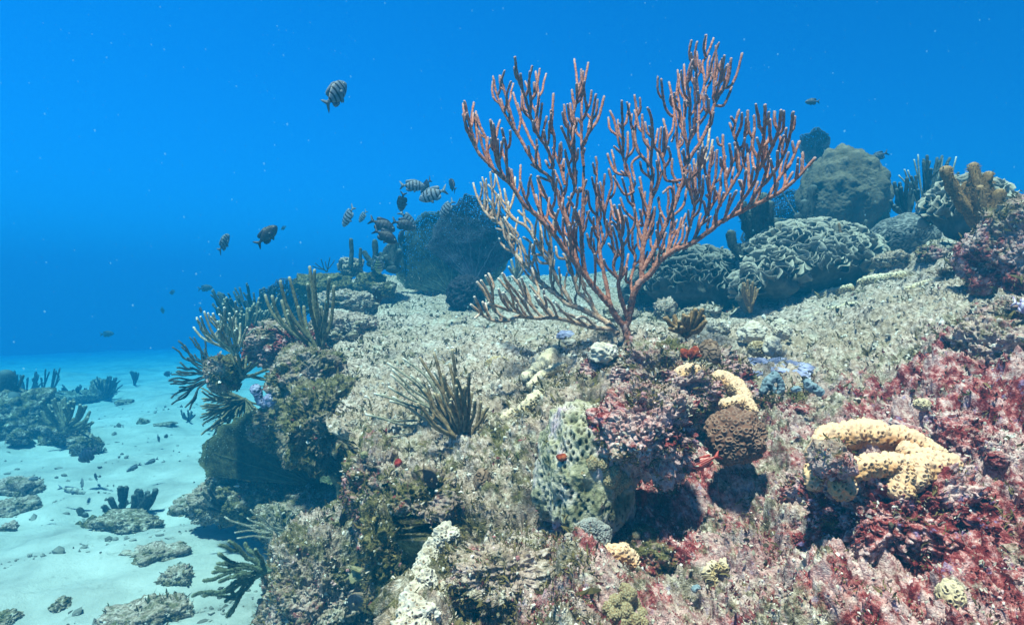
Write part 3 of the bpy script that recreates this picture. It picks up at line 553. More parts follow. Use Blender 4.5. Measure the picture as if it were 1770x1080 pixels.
g('L', .0, C4([(715, 650), (690, 560), (680, 400), (690, 250), (690, 130)]) + C1([(790, 1080), (780, 900), (780, 780), (772, 620), (790, 500), (830, 400), (840, 285)]), (4.6, 2.4))
for p in [[(805, 470), (797, 368)], [(780, 550), (765, 410)], [(772, 870), (740, 760), (695, 655)], [(762, 740), (725, 600), (714, 510)], [(760, 720), (755, 500)], [(845, 920), (830, 780), (830, 640), (835, 450), (875, 230)], [(835, 780), (885, 680), (905, 560), (926, 440)], [(885, 690), (940, 600), (981, 452)], [(840, 625), (885, 500), (896, 415)], [(835, 640), (808, 602)],
          [(795, 1000), (790, 808)], [(840, 1070), (845, 905)], [(850, 1065), (862, 1010)], [(760, 1060), (740, 900), (720, 810)], [(850, 840), (850, 800)], [(885, 600), (855, 560)], [(800, 440), (830, 340)], [(700, 1000), (712, 870)]]: g('L', rng.normal() * .09, C1(p))
for p in [[(680, 640), (640, 560), (600, 380), (575, 280), (560, 130), (520, 20)], [(600, 520), (570, 420), (520, 350)], [(520, 420), (500, 350), (440, 270), (430, 130)], [(460, 340), (400, 180), (370, 60)], [(680, 420), (660, 300), (600, 180)], [(560, 300), (600, 220), (640, 130), (650, 20)], [(690, 250), (690, 150), (705, 80)], [(500, 290), (480, 240)], [(560, 400), (490, 230), (415, 55)], [(390, 270), (340, 180), (310, 80)], [(640, 420), (640, 330)]]: g('L', rng.normal() * .1, C4(p))
# middle stems
g('M', .05, C5([(320, 930), (265, 830), (240, 720), (215, 600), (195, 480), (185, 350), (180, 200), (178, 100), (180, -10)]) + [(1030, 272)], (4.6, 2.4))
for p in [[(205, 620), (165, 520), (120, 400)], [(187, 300), (140, 240), (127, 145)], [(185, 390), (150, 330), (118, 268)], [(213, 490), (240, 400), (225, 290), (250, 180), (270, 100), (252, 10)], [(240, 290), (215, 180), (228, 42)], [(178, 170), (150, 60)], [(190, 240), (215, 190), (200, 90)], [(160, 450), (150, 360)], [(230, 450), (200, 330)]]: g('M', rng.normal() * .1, C5(p))
g('M', -.05, C5([(350, 910), (330, 800), (310, 700), (330, 600), (335, 480), (315, 400), (310, 330), (285, 228)]), (4.4, 2.6))
for p in [[(340, 480), (372, 400), (355, 295)], [(328, 440), (336, 330), (315, 228)], [(303, 690), (280, 600), (290, 520), (252, 460)], [(275, 680), (240, 600), (222, 555)], [(290, 590), (305, 498)], [(312, 700), (345, 600)], [(280, 520), (270, 420), (262, 330), (300, 350)], [(310, 380), (280, 330)],
          [(380, 770), (385, 680), (410, 560), (395, 460), (395, 378)], [(402, 600), (415, 528)], [(387, 690), (355, 680), (362, 600)], [(400, 520), (370, 470)], [(405, 500), (420, 460)]]: g('M', rng.normal() * .1, C5(p))
# pale limbs behind, lower left
g('T', .10, C4([(900, 1000), (830, 930), (760, 890), (680, 850), (600, 820), (540, 770), (470, 720), (400, 655), (350, 600), (280, 520), (240, 430), (200, 350), (140, 310), (90, 250), (50, 170), (28, 95)]), (6, 2.5), 't')
for p in [[(72, 195), (80, 130), (72, 92)], [(100, 250), (95, 120), (83, 60)], [(165, 325), (120, 250), (105, 195)], [(180, 330), (150, 250), (128, 198)], [(215, 330), (180, 240), (178, 165)], [(265, 510), (230, 490), (200, 460), (184, 428)], [(205, 390), (168, 365)], [(300, 450), (240, 380), (205, 310)], [(130, 290), (170, 180), (120, 105)], [(240, 440), (300, 410), (240, 340)], [(150, 300), (145, 180), (130, 30)],
          [(290, 530), (290, 440), (215, 300)], [(470, 720), (430, 720), (350, 640), (300, 560)], [(560, 780), (500, 700), (490, 600)], [(420, 670), (390, 600), (330, 500), (310, 430)], [(350, 600), (330, 480), (250, 400)], [(200, 350), (240, 270), (215, 130)], [(260, 300), (270, 180), (280, 60)], [(180, 310), (195, 210)]]: g('T', .1 + rng.normal() * .08, C4(p), None, 't')
g('T', .02, C4([(620, 820), (600, 780), (540, 690), (500, 600), (440, 510), (380, 400), (340, 350), (270, 310), (210, 240), (180, 165)]), (4.4, 2.4), 't')
for p in [[(290, 320), (240, 260), (240, 208)], [(390, 410), (375, 340), (300, 260)], [(510, 620), (490, 540), (440, 480), (400, 420)], [(500, 560), (495, 440), (450, 290)], [(350, 350), (330, 250), (320, 180)], [(450, 520), (440, 410), (420, 260)], [(520, 640), (470, 540), (380, 520)], [(480, 580), (420, 560), (370, 450), (330, 420)]]: g('T', .05 + rng.normal() * .08, C4(p), None, 't')
g('T', .08, C4([(780, 900), (760, 860), (700, 780), (660, 750), (630, 660), (600, 560), (540, 540), (525, 478)]), (4.4, 2.4), 't')
for p in [[(645, 690), (655, 620), (620, 500), (580, 420)], [(590, 560), (570, 520)], [(690, 780), (700, 700), (650, 640)], [(760, 860), (730, 780), (690, 720), (680, 650)]]: g('T', .1, C4(p), None, 't')
g('D', -.06, C4([(880, 985), (850, 970), (770, 965), (680, 945), (600, 920), (520, 905), (400, 905), (300, 895), (240, 920), (150, 920), (90, 890), (15, 825)]), (4.6, 2.5), 't')
for p in [[(80, 880), (60, 830), (35, 780)], [(82, 875), (70, 880), (38, 905)], [(130, 910), (100, 850), (85, 810)], [(225, 885), (150, 850), (90, 740), (52, 690)], [(170, 850), (120, 760), (75, 680)], [(185, 810), (140, 730), (103, 652)], [(250, 860), (205, 800), (180, 732)], [(340, 895), (260, 830), (210, 755)], [(300, 800), (230, 730), (180, 668)], [(350, 890), (290, 800), (220, 708)], [(390, 895), (300, 770), (215, 668)],
          [(440, 895), (370, 820), (305, 740)], [(400, 830), (330, 740), (263, 655)], [(525, 900), (440, 800), (370, 708)], [(550, 870), (500, 820), (458, 772)], [(500, 900), (430, 820), (400, 770)], [(640, 925), (560, 860), (525, 815)], [(720, 950), (640, 900), (590, 880), (545, 860)], [(770, 955), (700, 900), (650, 905)], [(240, 880), (160, 830), (120, 815)], [(450, 850), (420, 790)], [(300, 880), (250, 850), (205, 755)], [(360, 850), (330, 790)]]: g('D', -.08 + rng.normal() * .08, C4(p), None, 't')
_k = 0
for limb, sl_, pts_, th_, mt_ in list(G):                     # the many short side twigs, all turning up
    if limb in ('stem', 'B') or (limb, th_) == ('R', (6.8, 6)): continue
    q = spline(np.array(pts_), 4.0); L_ = len(q) * 4.0; pos = rng.uniform(22, 40)
    while pos < L_ - 26:
        i_ = int(pos / 4.0); p_ = q[i_]
        if np.hypot(p_[0] - 1085, p_[1] - 590) > 105 and rng.random() < .8:
            t_ = q[min(i_ + 2, len(q) - 1)] - q[i_ - 1]; t_ = t_ / (np.hypot(*t_) + 1e-9); _k += 1; sgn = 1 if _k % 2 else -1
            up_ = np.array([-.35, -1]) if limb == 'D' else np.array([.12 * sgn, -1.0]); l_ = rng.uniform(20, 52)
            o_ = np.array([-t_[1], t_[0]]) * sgn; o_ = o_ if np.dot(o_, up_) > -.3 else -o_
            a_ = p_ + (t_ * .5 + o_ * .5 + up_ * .25) * l_ * .32; b_ = a_ + (up_ * .75 + t_ * .25 + o_ * .1) * l_ * .35; g(limb, rng.normal() * .16, [p_, a_, b_, b_ + (up_ + rng.normal(size=2) * .12) * l_ * .45], (2.5, 2.15), mt_)
        pos += rng.uniform(13, 32)
def sea_rod():
    root = empty('sea_rod', W(1087, 606, ROD_D))
    tag(root, 'big red branching sea rod spreading like a fan on the central mound', 'soft coral', 'sea rods')
    limbs = {}; PX = np.zeros((0, 2)); PD = np.zeros(0)
    for limb, sl, pts, th, mt in G:
        pts = np.array(pts, float)
        if len(PX):
            q = np.hypot(*(PX - pts[0]).T); k = int(np.argmin(q + 12 * (np.arange(len(q)) > 1e9))); d0 = PD[k]
            if q[k] < 14: pts[0] = PX[k]
        else: d0 = ROD_D
        s = np.concatenate([[0], np.cumsum(np.hypot(*np.diff(pts, axis=0).T))])
        dd = d0 + sl * np.sqrt(s / 100.0) * np.sqrt(np.minimum(s, 400) / 100.0)
        p3 = np.array([W(a, b, c) for (a, b), c in zip(pts, dd)])
        fine = np.concatenate([np.linspace(pts[i], pts[i + 1], 9) for i in range(len(pts) - 1)]); fd = np.concatenate([np.linspace(dd[i], dd[i + 1], 9) for i in range(len(pts) - 1)])
        PX = np.vstack([PX, fine]); PD = np.concatenate([PD, fd])
        r = np.array(th if th else ((3.0, 2.5) if s[-1] > 60 else (2.7, 2.4))) * ROD_D / F * .88
        mb = limbs.setdefault((limb, mt), MB()); tf = max(.3, 1 - 15 / max(s[-1], 1))
        tube(mb, p3, r, 9, .15, tipfrom=tf, step=.0048)
    for (limb, mt), mb in limbs.items():
        mb.build('stem' if limb == 'stem' else 'branch', M['rod_red' if mt == 'r' else 'rod_tan'], root)
sea_rod()
# side twigs are part of the traced limbs

# ------------------------------------------------------------------ other soft corals: rods fanning out from one foot
def soft(name, label, cat, group, base, tips, r, mat, bend=.25, ddrange=.0, sides=7, lean=0.0, parts=True, fuzz=0.0, dtips=None, wob=.0, forks=0.0):
    base = np.asarray(base, float); d0 = dep(base); root = empty(name, base) if parts else None; one = MB()
    T = np.array(tips, float); k0 = r * d0 / F; ang = np.arctan2(T[:, 1] - (540 - F * np.dot(base, UPV) / d0), T[:, 0] - (885 + F * base[0] / d0)); order = np.argsort(ang); i = 0
    while i < len(T):
        m = len(T) if len(T) < 4 else int(rng.integers(2, 5)); grp = order[i:i + m]; i += m; mb = MB() if parts else one
        D = [d0 + (rng.uniform(-ddrange, ddrange) if dtips is None else dtips[k]) for k in grp]; TP = np.array([W(T[k, 0], T[k, 1], d) for k, d in zip(grp, D)])
        node = base + (TP.mean(0) - base) * (rng.uniform(.14, .3) if len(T) > 3 else .02); hor0 = (TP.mean(0) - base) * np.array([1, 1, 0]); node = node + hor0 * bend * .2
        if len(T) > 3: tube(mb, [base, base * .5 + node * .5 - np.array([0, 0, .02 * np.linalg.norm(node - base)]), node], [k0 * 1.35, k0 * 1.15], sides, .07, step=k0)
        for tp in TP:
            v_ = tp - node; L = np.linalg.norm(v_); hor = v_ * np.array([1, 1, 0]); e1 = np.cross(v_, FWD); e1 /= np.linalg.norm(e1) + 1e-9; ph, wa = rng.random() * 6.3, (wob + .012) * L
            tt = np.linspace(0, 1, 7)[:, None]
            pts = node + v_ * tt + (hor * bend * .38 - np.array([0, 0, bend * .17 * L]) + rng.normal(size=3) * .02 * L) * np.sin(np.pi * tt) + e1 * wa * np.sin(2 * np.pi * tt * 1.15 + ph) * np.minimum(1, tt * 3) * (1 - .6 * tt)
            rr = np.array([1.05, 1.0, .92]) * k0; tube(mb, pts, rr, sides, .09 + fuzz * .25, tipfrom=.86, step=k0 * .9); rods = [pts]
            if rng.random() < forks:
                sp = spline(pts, L / 14); q = sp[int(len(sp) * rng.uniform(.3, .6))]; e = tp + rng.normal(size=3) * .12 * L * np.array([1, 1, .3]) - np.array([0, 0, .14 * L * rng.random()])
                rods.append(np.array([q, q * .62 + e * .38 + hor * .10 * rng.normal() - np.array([0, 0, .03 * L]), q * .3 + e * .7, e])); tube(mb, rods[-1], rr * .9, sides, .09 + fuzz * .25, tipfrom=.82, step=k0 * .9)
            if fuzz:
                for pts in rods:
                    sp = spline(pts, k0 * .16); m_ = len(sp) * 8; c = np.repeat(sp, 8, 0); dv = rng.normal(size=(m_, 3)); dv /= np.linalg.norm(dv, axis=1)[:, None]; w = np.cross(dv, rng.normal(size=(m_, 3))); w *= (k0 * .11 / np.linalg.norm(w, axis=1))[:, None]
                    v = np.stack([c + dv * k0 * .7 - w, c + dv * k0 * .7 + w, c + dv * k0 * (1.2 + fuzz * rng.random((m_, 1)))], 1).reshape(-1, 3); mb.add(v, np.arange(m_ * 3).reshape(-1, 3), tip=np.tile([0, 0, .8], m_))
        if parts: mb.build('branch', M[mat], root)
    if parts:
        mb = MB(); v, f = ico(3); k = r * d0 / F
        mb.add(base + v * (1 + .2 * fbm(v, 2, 2))[:, None] * np.array([2.2, 2.2, 1.3]) * k - np.array([0, 0, .5 * k]), f); mb.build('holdfast', M[mat], root)
        return tag(root, label, cat, group)
    return tag(one.build(name, M[mat], loc=base), label, cat, group)
M['rod_olive'] = simple('rod_olive', [(.36, (.045, .045, .022)), (.5, (.10, .095, .05)), (.66, (.18, .17, .10))], 90, tip=(.36, .34, .24), bs=380, bd=.0025)
M['rod_brown'] = simple('rod_brown', [(.36, (.075, .05, .025)), (.5, (.15, .105, .055)), (.66, (.25, .19, .11))], 90, tip=(.42, .34, .22), bs=380, bd=.0025)
M['rod_pale'] = simple('rod_pale', [(.36, (.12, .115, .08)), (.5, (.22, .21, .15)), (.66, (.36, .34, .26))], 90, tip=(.68, .66, .55), bs=380, bd=.0025)
M['rod_dark'] = simple('rod_dark', [(.36, (.012, .016, .014)), (.5, (.03, .038, .034)), (.66, (.06, .075, .065))], 60, tip=(.10, .12, .11), bs=300, bd=.003)
M['rod_fuzzy'] = simple('rod_fuzzy', [(.36, (.035, .05, .03)), (.5, (.07, .10, .06)), (.66, (.12, .16, .10))], 90, tip=(.20, .24, .16), bs=380, bd=.003)
M['rod_amber'] = simple('rod_amber', [(.36, (.11, .06, .022)), (.5, (.20, .115, .045)), (.66, (.30, .19, .085))], 150, tip=(.33, .22, .12), bs=500, bd=.004)
SR_ = 'sea rods'
def K2(p): return [(270 + x / 2.7, 420 + y / 2.7) for x, y in p]
def K7(p): return [(600 + x / 3.6, 560 + y / 3.6) for x, y in p]
def K3(p): return [(300 + x / 3.54, 780 + y / 3.54) for x, y in p]
def K6(p): return [(1080 + x / 2.565, 200 + y / 2.565) for x, y in p]
soft('sea_rod', 'tall olive sea rod of about fourteen upright rods on the reef lip', 'soft coral', SR_, at(555, 614, 2.82), K2([(510, 245), (542, 250), (580, 180), (622, 163), (585, 272), (612, 318), (690, 298), (706, 195), (718, 113), (738, 128), (740, 208), (808, 163), (828, 203), (795, 262), (665, 300), (770, 300)]), 3.0, 'rod_olive', .36, .12, 9, forks=.3)
soft('sea_rod', 'pale tipped sea rod bush leaning left on the reef lip', 'soft coral', SR_, at(408, 612, 2.78), K2([(175, 395), (190, 350), (225, 322), (207, 345), (240, 370), (265, 330), (285, 368), (290, 405), (318, 302), (342, 330), (352, 350), (368, 352), (392, 378), (424, 395), (215, 410), (300, 340), (330, 390), (260, 430), (375, 400)]), 2.1, 'rod_pale', .3, .12, 7, forks=.6)
soft('sea_rod', 'dim blue green sea rod spraying left from under the knob rock', 'soft coral', SR_, at(372, 650, 3.2), K2([(105, 458), (102, 600), (62, 640), (72, 722), (138, 765), (112, 560), (150, 535), (95, 600), (130, 480), (180, 440), (85, 650), (110, 675), (200, 470), (160, 580), (225, 455), (180, 520), (95, 735)]), 1.7, 'rod_dark', .15, .12, 8, wob=.05, forks=.9)
soft('sea_rod', 'olive stems hanging across the lip below the pale tipped bush', 'soft coral', SR_, at(420, 650, 2.8), K2([(350, 520), (380, 520), (420, 530), (470, 560), (520, 590), (560, 640), (440, 560)]), 2.8, 'rod_olive', .1, .05, 7)
soft('sea_rod', 'bushy brown sea rod in the middle of the slope swept to the left', 'soft coral', SR_, at(806, 772, 1.74), K7([(543, 183), (655, 163), (640, 250), (765, 303), (797, 478), (835, 488), (872, 600), (742, 388), (682, 385), (600, 318), (500, 388), (440, 498), (575, 478), (772, 430), (570, 440), (620, 430), (650, 470), (700, 440), (720, 400), (545, 440), (850, 540), (480, 560), (690, 480)]), 3.0, 'rod_brown', .22, .08, 9, forks=.5, wob=.012)
soft('sea_rod', 'pale thin sea rod arching left behind the bushy brown one', 'soft coral', SR_, at(790, 752, 1.86), K7([(120, 570), (172, 433), (183, 695), (258, 238), (355, 210), (283, 288), (260, 388), (268, 480), (400, 318), (290, 448), (500, 300), (190, 580), (270, 320), (440, 340), (540, 300)]), 2.1, 'rod_pale', -.14, .05, 8, wob=.03)
soft('sea_rod', 'dark green fuzzy sea rod growing sideways from the fallen grey block', 'soft coral', SR_, at(464, 985, 1.9), K3([(275, 630), (340, 548), (258, 712), (183, 782), (118, 885), (318, 675), (355, 895), (330, 1005), (415, 620), (300, 850), (440, 560), (370, 760), (500, 600), (280, 790)]), 3.0, 'rod_fuzzy', .12, .10, 8, fuzz=.9, wob=.04, forks=.4)
soft('sea_plume', 'thin feathery grey twigs over the fallen block', 'soft coral', 'sea plumes', at(500, 925, 2.5), K3([(315, 393), (475, 353), (452, 403), (545, 330), (508, 385), (375, 492), (390, 527), (640, 318), (720, 380), (420, 440)]), 1.1, 'rod_pale', .1, .12, 5, fuzz=1.2, wob=.04)
soft('sea_plume', 'dark tufted twigs on the rubble near the shaded wall foot', 'soft coral', 'sea plumes', at(388, 885, 3.2), K3([(180, 255), (215, 230), (250, 262), (300, 290), (190, 300), (140, 330), (270, 235), (230, 300), (320, 260)]), 3.0, 'rod_dark', .1, .1, 6, fuzz=.6)
soft('finger_coral', 'dark thick stubby fingers standing on rubble in the open sand', 'coral', None, at(222, 903, 4.0), [(208, 843), (192, 862), (180, 876), (232, 858), (255, 852), (268, 847), (245, 880), (218, 868), (238, 848)], 5.0, 'rod_dark', .35, .12, 8, fuzz=.2, forks=.5)
soft('finger_coral', 'single bent dark finger at the left end of the sand rubble', 'coral', None, at(152, 912, 4.0), [(138, 881), (147, 890)], 6.0, 'rod_dark', .1, .02, 8, parts=False)
soft('sea_rod', 'twiggy bush with many short branches on the patch reef', 'soft coral', SR_, at(112, 745, 5.4), [(75, 690), (84, 700), (95, 690), (108, 692), (118, 698), (128, 695), (138, 700), (148, 702), (155, 712), (160, 730), (72, 712), (65, 720), (100, 700), (112, 688), (124, 706), (140, 712), (90, 712), (152, 722)], 3.0, 'rod_olive', .35, .25, 6, forks=.8)
soft('tube_sponge', 'dark blunt lobe standing at the left frame edge on the patch reef', 'sponge', None, at(10, 710, 5.8), [(10, 652), (2, 660), (22, 690)], 15, 'rod_dark', .1, .1, 10, parts=False)
soft('sea_rod', 'two leaning dark sticks on top of the patch reef', 'soft coral', None, at(22, 690, 5.8), [(40, 650), (25, 663)], 2.8, 'rod_dark', .1, .05, 7, parts=False)
soft('tube_sponge', 'short dark horn beside the twiggy bush of the patch reef', 'sponge', None, at(74, 705, 5.6), [(82, 688), (76, 690)], 4.5, 'rod_dark', .1, .05, 7, parts=False)
for i, (X, Y, w, h, n, d, lb) in enumerate([(45, 690, 45, 55, 14, 8.4, 'faint bushy sea plume far out behind the patch reef'), (80, 690, 40, 60, 9, 8.6, 'faint open sea plume far out right of the bushy one'), (130, 690, 40, 25, 12, 8.8, 'faint low tuft far out in front of the faint round rock'), (232, 665, 12, 25, 5, 9.5, 'faintest thin twig alone on the far sand'), (325, 728, 20, 20, 6, 6.4, 'tiny pale twig on the bright sand near the reef'), (178, 690, 40, 40, 24, 8.3, 'faint dense round bush growing from the faint round rock')]):
    b = hit(X, Y, what='sand'); soft('sea_plume', lb, 'soft coral', 'faint soft corals far out', b, [(X + rng.uniform(-w, w) * .6, Y - h * rng.uniform(.55, 1)) for k in range(n)], 1.5, 'rod_dark', .3, .3, 5, parts=False, forks=.9)
soft('sea_plume', 'dim blue bush of many thin twigs beyond the reef lip', 'soft coral', 'sea plumes', at(450, 570, 5.4), [(rng.uniform(365, 540), 485 + 45 * rng.random() + abs(k - 45) * .5) for k in range(90)], 2.0, 'rod_dark', .3, .3, 5, parts=False, forks=.9)
soft('sea_plume', 'dim wavy green bush between the pale tipped and the olive sea rods', 'soft coral', 'sea plumes', at(420, 590, 4.2), [(rng.uniform(375, 480), 515 + 50 * rng.random()) for k in range(40)], 2.4, 'rod_olive', .3, .2, 6, parts=False, forks=.6)
soft('sea_plume', 'dim drooping blue plume under the knob rock', 'soft coral', 'sea plumes', at(425, 690, 3.3), [(345 + 50 * rng.random(), 668 + 85 * rng.random()) for k in range(70)] + [(400 + 60 * rng.random(), 700 + 40 * rng.random()) for k in range(25)], 1.8, 'rod_olive', .2, .15, 5, parts=False, wob=.02)
soft('sea_plume', 'faint thin twigs on the skyline beside the dark tubes', 'soft coral', 'sea plumes', at(565, 470, 5.6), [(545, 455), (555, 448), (562, 452), (570, 445), (578, 450), (540, 460)], .9, 'rod_dark', .1, .1, 5, parts=False)
# upper right
soft('finger_sponge', 'cluster of dark thick furry fingers above the big lettuce coral', 'sponge', 'furry finger corals', at(1315, 440, 3.55), K6([(520, 400), (545, 470), (590, 390), (612, 365), (640, 400), (668, 480), (560, 440), (620, 450), (600, 420)]) , 10.5, 'rod_dark', .2, .1, 9, fuzz=.35)
soft('finger_sponge', 'lone dark furry finger curving up left of the furry cluster', 'sponge', 'furry finger corals', at(1300, 448, 3.5), K6([(470, 525)]), 8.5, 'rod_dark', .6, .0, 9, fuzz=.35, parts=False)
soft('finger_sponge', 'dark club shaped furry finger leaning right before the lobed boulder', 'sponge', 'furry finger corals', at(1393, 392, 3.7), K6([(835, 330), (795, 395), (775, 450)]), 10, 'rod_dark', .1, .03, 9, fuzz=.3)
soft('finger_sponge', 'pair of grey green fingers on the right flank of the lobed boulder', 'sponge', 'furry finger corals', at(1527, 392, 4.15), K6([(1148, 290), (1122, 300), (1160, 380)]), 8, 'rod_fuzzy', .1, .03, 9, fuzz=.3)
soft('finger_sponge', 'thin dark twig rising from the right side of the big lettuce coral', 'sponge', None, at(1470, 470, 3.4), K6([(1068, 468), (1000, 570)]), 3.6, 'rod_dark', .1, .02, 7, fuzz=.4, parts=False)
soft('fire_coral', 'yellowish branched twig in front of the big lettuce coral', 'coral', 'fire corals', at(1462, 468, 3.3), K6([(950, 480), (880, 570), (900, 600), (945, 540), (965, 520), (930, 640)]), 2.6, 'rod_amber', .1, .02, 7, parts=False)
soft('fire_coral', 'small yellow forked sprig below the big lettuce coral', 'coral', 'fire corals', at(1297, 540, 3.0), [(1284, 490), (1292, 485), (1301, 488), (1306, 497), (1288, 502), (1298, 495), (1283, 500)], 2.2, 'rod_amber', .3, .03, 7, parts=False, forks=.8)
soft('sea_rod', 'dark open bush with bare twigs right of the lobed boulder', 'soft coral', SR_, at(1592, 382, 3.7), K6([(1340, 180), (1290, 270), (1325, 210), (1385, 190), (1405, 180), (1440, 190), (1360, 240), (1420, 250), (1300, 330), (1400, 290), (1350, 205), (1430, 215)]), 2.6, 'rod_dark', .15, .15, 7, forks=.9)
soft('sea_rod', 'lower dark bush with curved rods beside the ridged brain coral', 'soft coral', SR_, at(1568, 378, 3.8), K6([(1195, 300), (1205, 330), (1225, 320), (1250, 280), (1270, 300), (1180, 380), (1195, 400), (1280, 340), (1235, 345), (1215, 370)]), 3.4, 'rod_dark', .4, .1, 7, forks=.5)
soft('sea_rod', 'pale hair thin rods behind the dark open bush', 'soft coral', SR_, at(1600, 385, 4.4), K6([(1240, 240), (1300, 175), (1470, 185), (1255, 245), (1410, 180), (1440, 290), (1390, 330), (1425, 320)]), 1.5, 'rod_pale', .1, .1, 6, parts=False, forks=.7)
soft('sea_rod', 'thick furry brown fingers standing up near the right frame edge', 'soft coral', SR_, at(1700, 412, 2.4), K6([(1420, 245), (1545, 228), (1612, 268), (1520, 310), (1662, 345), (1575, 330), (1640, 390)]), 9.5, 'rod_amber', .22, .06, 11, fuzz=.45)
soft('whip_coral', 'thin pale blue wires curving beside the dark furry fingers', 'soft coral', None, at(1385, 390, 4.3), K6([(690, 330), (665, 455), (640, 470)]), .8, 'rod_pale', -.2, .05, 5, parts=False)
soft('tube_sponge', 'tall straight dark blue tube on the far plateau edge', 'sponge', 'dark tubes on the plateau edge', at(606, 462, 4.9), [(607, 415)], 3.8, 'rod_dark', 0, .0, 8, parts=False)
soft('tube_sponge', 'shorter straight dark tube right of the tall one', 'sponge', 'dark tubes on the plateau edge', at(623, 458, 4.9), [(623, 431)], 3.2, 'rod_dark', 0, .0, 8, parts=False)
soft('tube_sponge', 'stub of a dark tube left of the tall one', 'sponge', 'dark tubes on the plateau edge', at(588, 465, 4.9), [(588, 452)], 3.2, 'rod_dark', 0, .0, 8, parts=False)
soft('branching_sponge', 'dark cactus like branching sponge below the fish school', 'sponge', None, at(652, 462, 4.8), [(648, 418), (630, 437), (668, 430), (638, 456), (658, 440), (660, 448)], 5.0, 'rod_dark', .3, .06, 8, fuzz=.1, forks=.5)
soft('branching_sponge', 'dark knobbly sponge touching the left edge of the big sea fan', 'sponge', None, at(680, 462, 4.6), [(675, 425), (668, 445), (690, 435), (682, 418), (664, 460)], 6.0, 'rod_dark', .3, .06, 8, fuzz=.1, forks=.5)
soft('fire_coral', 'pale banded green sprig between the big sea fan and the red sea rod', 'coral', 'fire corals', at(893, 482, 3.9), [(884, 450), (892, 444), (900, 452), (906, 462), (880, 462), (898, 440)], 2.6, 'rod_pale', .25, .04, 7, parts=False)
soft('fire_coral', 'clump of mustard yellow fire coral with pale tips behind the red mound', 'coral', 'fire corals', at(1186, 577, 1.98), [(1152, 550), (1160, 560), (1166, 547), (1174, 556), (1182, 545), (1178, 566), (1190, 548), (1196, 540), (1202, 536), (1206, 546), (1214, 536), (1216, 548), (1219, 556), (1208, 558), (1196, 560), (1186, 560), (1170, 566), (1158, 568), (1212, 568)], 4.2, 'fire' if 'fire' in M else 'rod_amber', .3, .05, 8, forks=.6)

# ------------------------------------------------------------------ hard corals
M['cream'] = simple('cream_coral', [(.36, (.36, .15, .05)), (.5, (.52, .28, .12)), (.66, (.60, .38, .18))], 30, tip=(.60, .42, .28), pit=(.10, .045, .015), bs=260, bd=.002)
M['yellow'] = simple('yellow_coral', [(.36, (.33, .22, .085)), (.5, (.43, .31, .15)), (.66, (.50, .40, .25))], 30, tip=(.56, .47, .34), pit=(.12, .09, .03), bs=260, bd=.002)
M['white'] = simple('white_coral', [(.31, (.22, .17, .10)), (.39, (.40, .34, .26)), (.54, (.46, .41, .34)), (.66, (.54, .50, .44))], 45, tip=None, pit=(.22, .13, .07), bs=260, bd=.002)
M['brown_cup'] = simple('brown_cup_coral', [(.36, (.10, .052, .034)), (.5, (.165, .09, .062)), (.66, (.21, .125, .09))], 40, tip=(.23, .145, .105), pit=(.10, .035, .018), bs=300, bd=.002)
M['grey_cup'] = simple('grey_cup_coral', [(.36, (.12, .125, .12)), (.5, (.18, .19, .18)), (.66, (.26, .27, .25))], 40, tip=(.30, .31, .28), pit=(.12, .06, .055), bs=300, bd=.002)
M['boulder_green'] = simple('boulder_green', [(.36, (.055, .048, .028)), (.5, (.092, .08, .05)), (.66, (.14, .12, .078))], 12, tip=(.18, .155, .105), bs=140, bd=.008, bstr=.8)
M['ridge_grey'] = simple('ridge_grey', [(.36, (.06, .064, .06)), (.5, (.095, .10, .093)), (.66, (.14, .145, .13))], 20, tip=(.19, .19, .175), pit=(.045, .045, .042), bs=200, bd=.003)
M['ridge_tan'] = simple('ridge_tan', [(.36, (.26, .19, .095)), (.5, (.36, .27, .15)), (.66, (.44, .35, .21))], 20, tip=(.5, .42, .28), pit=(.12, .08, .035), bs=200, bd=.003)
M['ridge_brown'] = simple('ridge_brown', [(.36, (.09, .05, .03)), (.5, (.14, .085, .05)), (.66, (.2, .13, .085))], 20, tip=(.24, .16, .11), pit=(.05, .025, .015), bs=200, bd=.003)
M['lettuce'] = simple('lettuce_coral', [(.36, (.11, .10, .075)), (.5, (.17, .16, .125)), (.66, (.24, .22, .175))], 30, tip=(.33, .31, .25), bs=120, bd=.004)
M['lettuce_dark'] = simple('lettuce_coral_dark', [(.36, (.045, .05, .04)), (.5, (.08, .084, .07)), (.66, (.12, .12, .10))], 30, tip=(.20, .20, .17), bs=120, bd=.004)
M['knob'] = simple('knob_coral', [(.36, (.15, .10, .05)), (.5, (.25, .18, .09)), (.66, (.33, .26, .15))], 60, tip=(.36, .33, .20), bs=420, bd=.003, bstr=.9)
M['ball'] = simple('dark_ball', [(.36, (.008, .008, .012)), (.5, (.022, .022, .03)), (.66, (.05, .05, .065))], 45, bs=160, bd=.012, bstr=1.0)
M['blue_sponge'] = simple('blue_sponge', [(.36, (.10, .15, .18)), (.5, (.17, .23, .26)), (.66, (.24, .31, .34))], 30, pit=(.03, .04, .05), bs=240, bd=.002)
M['violet_sponge'] = simple('violet_sponge', [(.36, (.11, .11, .19)), (.5, (.22, .23, .36)), (.66, (.38, .39, .52))], 30, pit=(.03, .03, .06), bs=240, bd=.003)
M['red_sponge'] = simple('red_sponge', [(.36, (.08, .005, .005)), (.5, (.20, .012, .009)), (.66, (.32, .04, .02))], 40, bs=240, bd=.004)
M['orange_sponge'] = simple('orange_sponge', [(.36, (.07, .010, .006)), (.5, (.20, .030, .010)), (.66, (.32, .09, .035))], 60, bs=240, bd=.003)
M['olive_plate'] = simple('olive_plate', [(.36, (.09, .08, .03)), (.5, (.15, .135, .06)), (.66, (.22, .20, .10))], 30, tip=(.26, .235, .14), bs=240, bd=.003)
